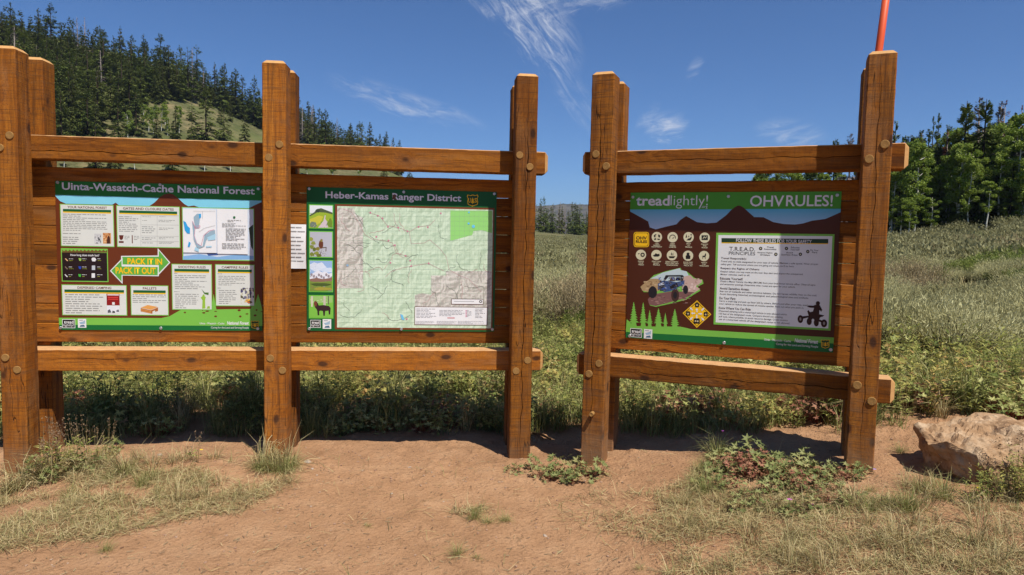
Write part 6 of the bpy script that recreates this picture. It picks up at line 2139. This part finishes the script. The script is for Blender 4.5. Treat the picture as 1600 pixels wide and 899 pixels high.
for k, (px, py, s_, lab) in enumerate(((82, 742, 1.1, 'tall dry weed with brown seed heads at the foot of the left post'), (108, 732, 1.0, 'tall dry weed with brown seed heads at the foot of the left post'), (135, 728, .9, 'tall dry weed with brown seed heads at the foot of the left post'), (60, 750, .9, 'tall dry weed with brown seed heads at the foot of the left post'), (70, 735, 1.0, 'tall dry weed with brown seed heads at the foot of the left post'), (95, 728, 1.05, 'tall dry weed with brown seed heads at the foot of the left post'), (122, 724, .9, 'tall dry weed with brown seed heads at the foot of the left post'),
      (150, 718, .8, 'tall dry weed with brown seed heads at the foot of the left post'), (168, 712, .75, 'tall dry weed with brown seed heads at the foot of the left post'), (308, 722, .75, 'leaning dry weed with seed heads below the middle of the left sign'),
      (1535, 775, .7, 'tall weed with dark seed heads in front of the boulder'), (1590, 770, 1.1, 'tall weed with dark seed heads in front of the boulder'), (1610, 775, 1.0, 'tall weed with dark seed heads in front of the boulder'))):
    plant('sw', SW, k, at(px, py), k * 1.7, s_, lab, 'weed', 'weeds with seed heads')
# small leafy herbs hugging the boulder
for k, (px, py, s_) in enumerate(((1545, 785, .55), (1570, 782, .6), (1595, 780, .65), (1515, 788, .45), (1620, 782, .6))):
    plant('l', LAN, k, at(px, py), k, s_, 'leafy green herb growing against the front of the boulder', 'plant', 'herbs in front of the boulder')
for k, (px, py, s_) in enumerate(((55, 748, .45), (88, 742, .5), (115, 735, .5), (148, 728, .42), (168, 722, .36))):
    plant('l', LAN, k, at(px, py), k * 2, s_, 'leafy green herb at the foot of the left post', 'plant', 'herbs at the left post')
for k, (px, py, s_) in enumerate(((1170, 745, 1.1), (1185, 735, 1.1), (1150, 740, 1.0), (1250, 765, .9), (1320, 752, .7), (1140, 760, .6), (1290, 785, .6))):
    plant('rd0', [RED[0]], k, at(px, py), k * 2, s_ * .6, 'red-stemmed low plant in the weedy patch before the right-hand board', 'plant', 'red-tinged plants')
# flowers
def flower(name, px, py, hgt, colr, r0, label, n=5):
    rs_ = np.random.default_rng(int(px))
    root = empty(name, at(px, py))
    sv, st = stems(np.array([(0, 0, 0.)]), np.array([(0.01, 0, hgt)]), np.array([.004]), rs_)
    obj('stem', mesh_np('stem', sv, st, [ST_GRN]), root)
    a = np.arange(n) * 6.283 / n
    d = np.stack([np.cos(a), np.sin(a), np.full(n, .25)], 1)
    C = np.tile((0.01, 0, hgt), (n, 1)) + d * r0 * .5
    V, T = tri_sprays(C, d * r0 * .55, np.stack([-np.sin(a), np.cos(a), np.zeros(n)], 1) * r0 * .38)
    obj('petals', mesh_np('petals', V, T, [colr]), root)
    tag(root, label, 'flower')
PINK = plain('pink_petal', lin(226, 110, 210), .6, .2)
YELF = plain('yellow_petal', lin(236, 200, 40), .6, .2)
LILF = plain('lilac_petal', lin(176, 150, 206), .6, .2)
flower('pink_flower', 1231, 790, .05, PINK, .018, 'larger pink flower low in the weeds before the right-hand board')
flower('pink_flower', 1266, 797, .05, PINK, .014, 'smaller pink flower right of the larger one in the weeds')
flower('pink_flower', 1126, 712, .22, PINK, .012, 'pink flower on a tall stalk beside the grass tuft at the right-hand board')
flower('yellow_flower', 313, 712, .06, YELF, .016, 'yellow flower on the dirt edge below the left sign')
flower('yellow_flower', 1585, 752, .12, YELF, .016, 'yellow flower in front of the boulder, nearer the right edge')
flower('yellow_flower', 1523, 772, .05, YELF, .018, 'yellow flower low at the left front of the boulder')
for px, py, k in ((1356, 738, 'lilac flower spike at the foot of the right post, left one'), (1364, 742, 'lilac flower spike at the foot of the right post, right one'), (1330, 728, 'pale lilac flower in the weeds before the right post')):
    flower('lilac_flower', px, py, .05, LILF, .013, k, 7)

# ------------------------------------------------------------------ air
hz = bpy.data.materials.new('summer_haze')
hz.use_nodes = True
t = NT(hz.node_tree)
for nd in list(t.n):
    if nd.type == 'BSDF_PRINCIPLED': t.n.remove(nd)
pv = t.new('ShaderNodeVolumePrincipled')
pv.inputs['Color'].default_value = (0.62, 0.74, 0.95, 1)
pv.inputs['Density'].default_value = 0.00009
pv.inputs['Anisotropy'].default_value = 0.1
t.l.new(pv.outputs[0], next(nd for nd in t.n if nd.type == 'OUTPUT_MATERIAL').inputs['Volume'])
X0, Y0, Z0_, Z1 = 9500, 9500, -40, 330
V = [(sx * X0, sy * Y0, z) for z in (Z0_, Z1) for sx, sy in ((-1, -1), (1, -1), (1, 1), (-1, 1))]
F = [(0, 3, 2, 1), (4, 5, 6, 7), (0, 1, 5, 4), (1, 2, 6, 5), (2, 3, 7, 6), (3, 0, 4, 7)]
HAZE = True
if HAZE:
    tag(obj('haze', mesh_py('haze', V, F, [hz])), 'thin blue summer haze over the valley', 'haze', kind='stuff')
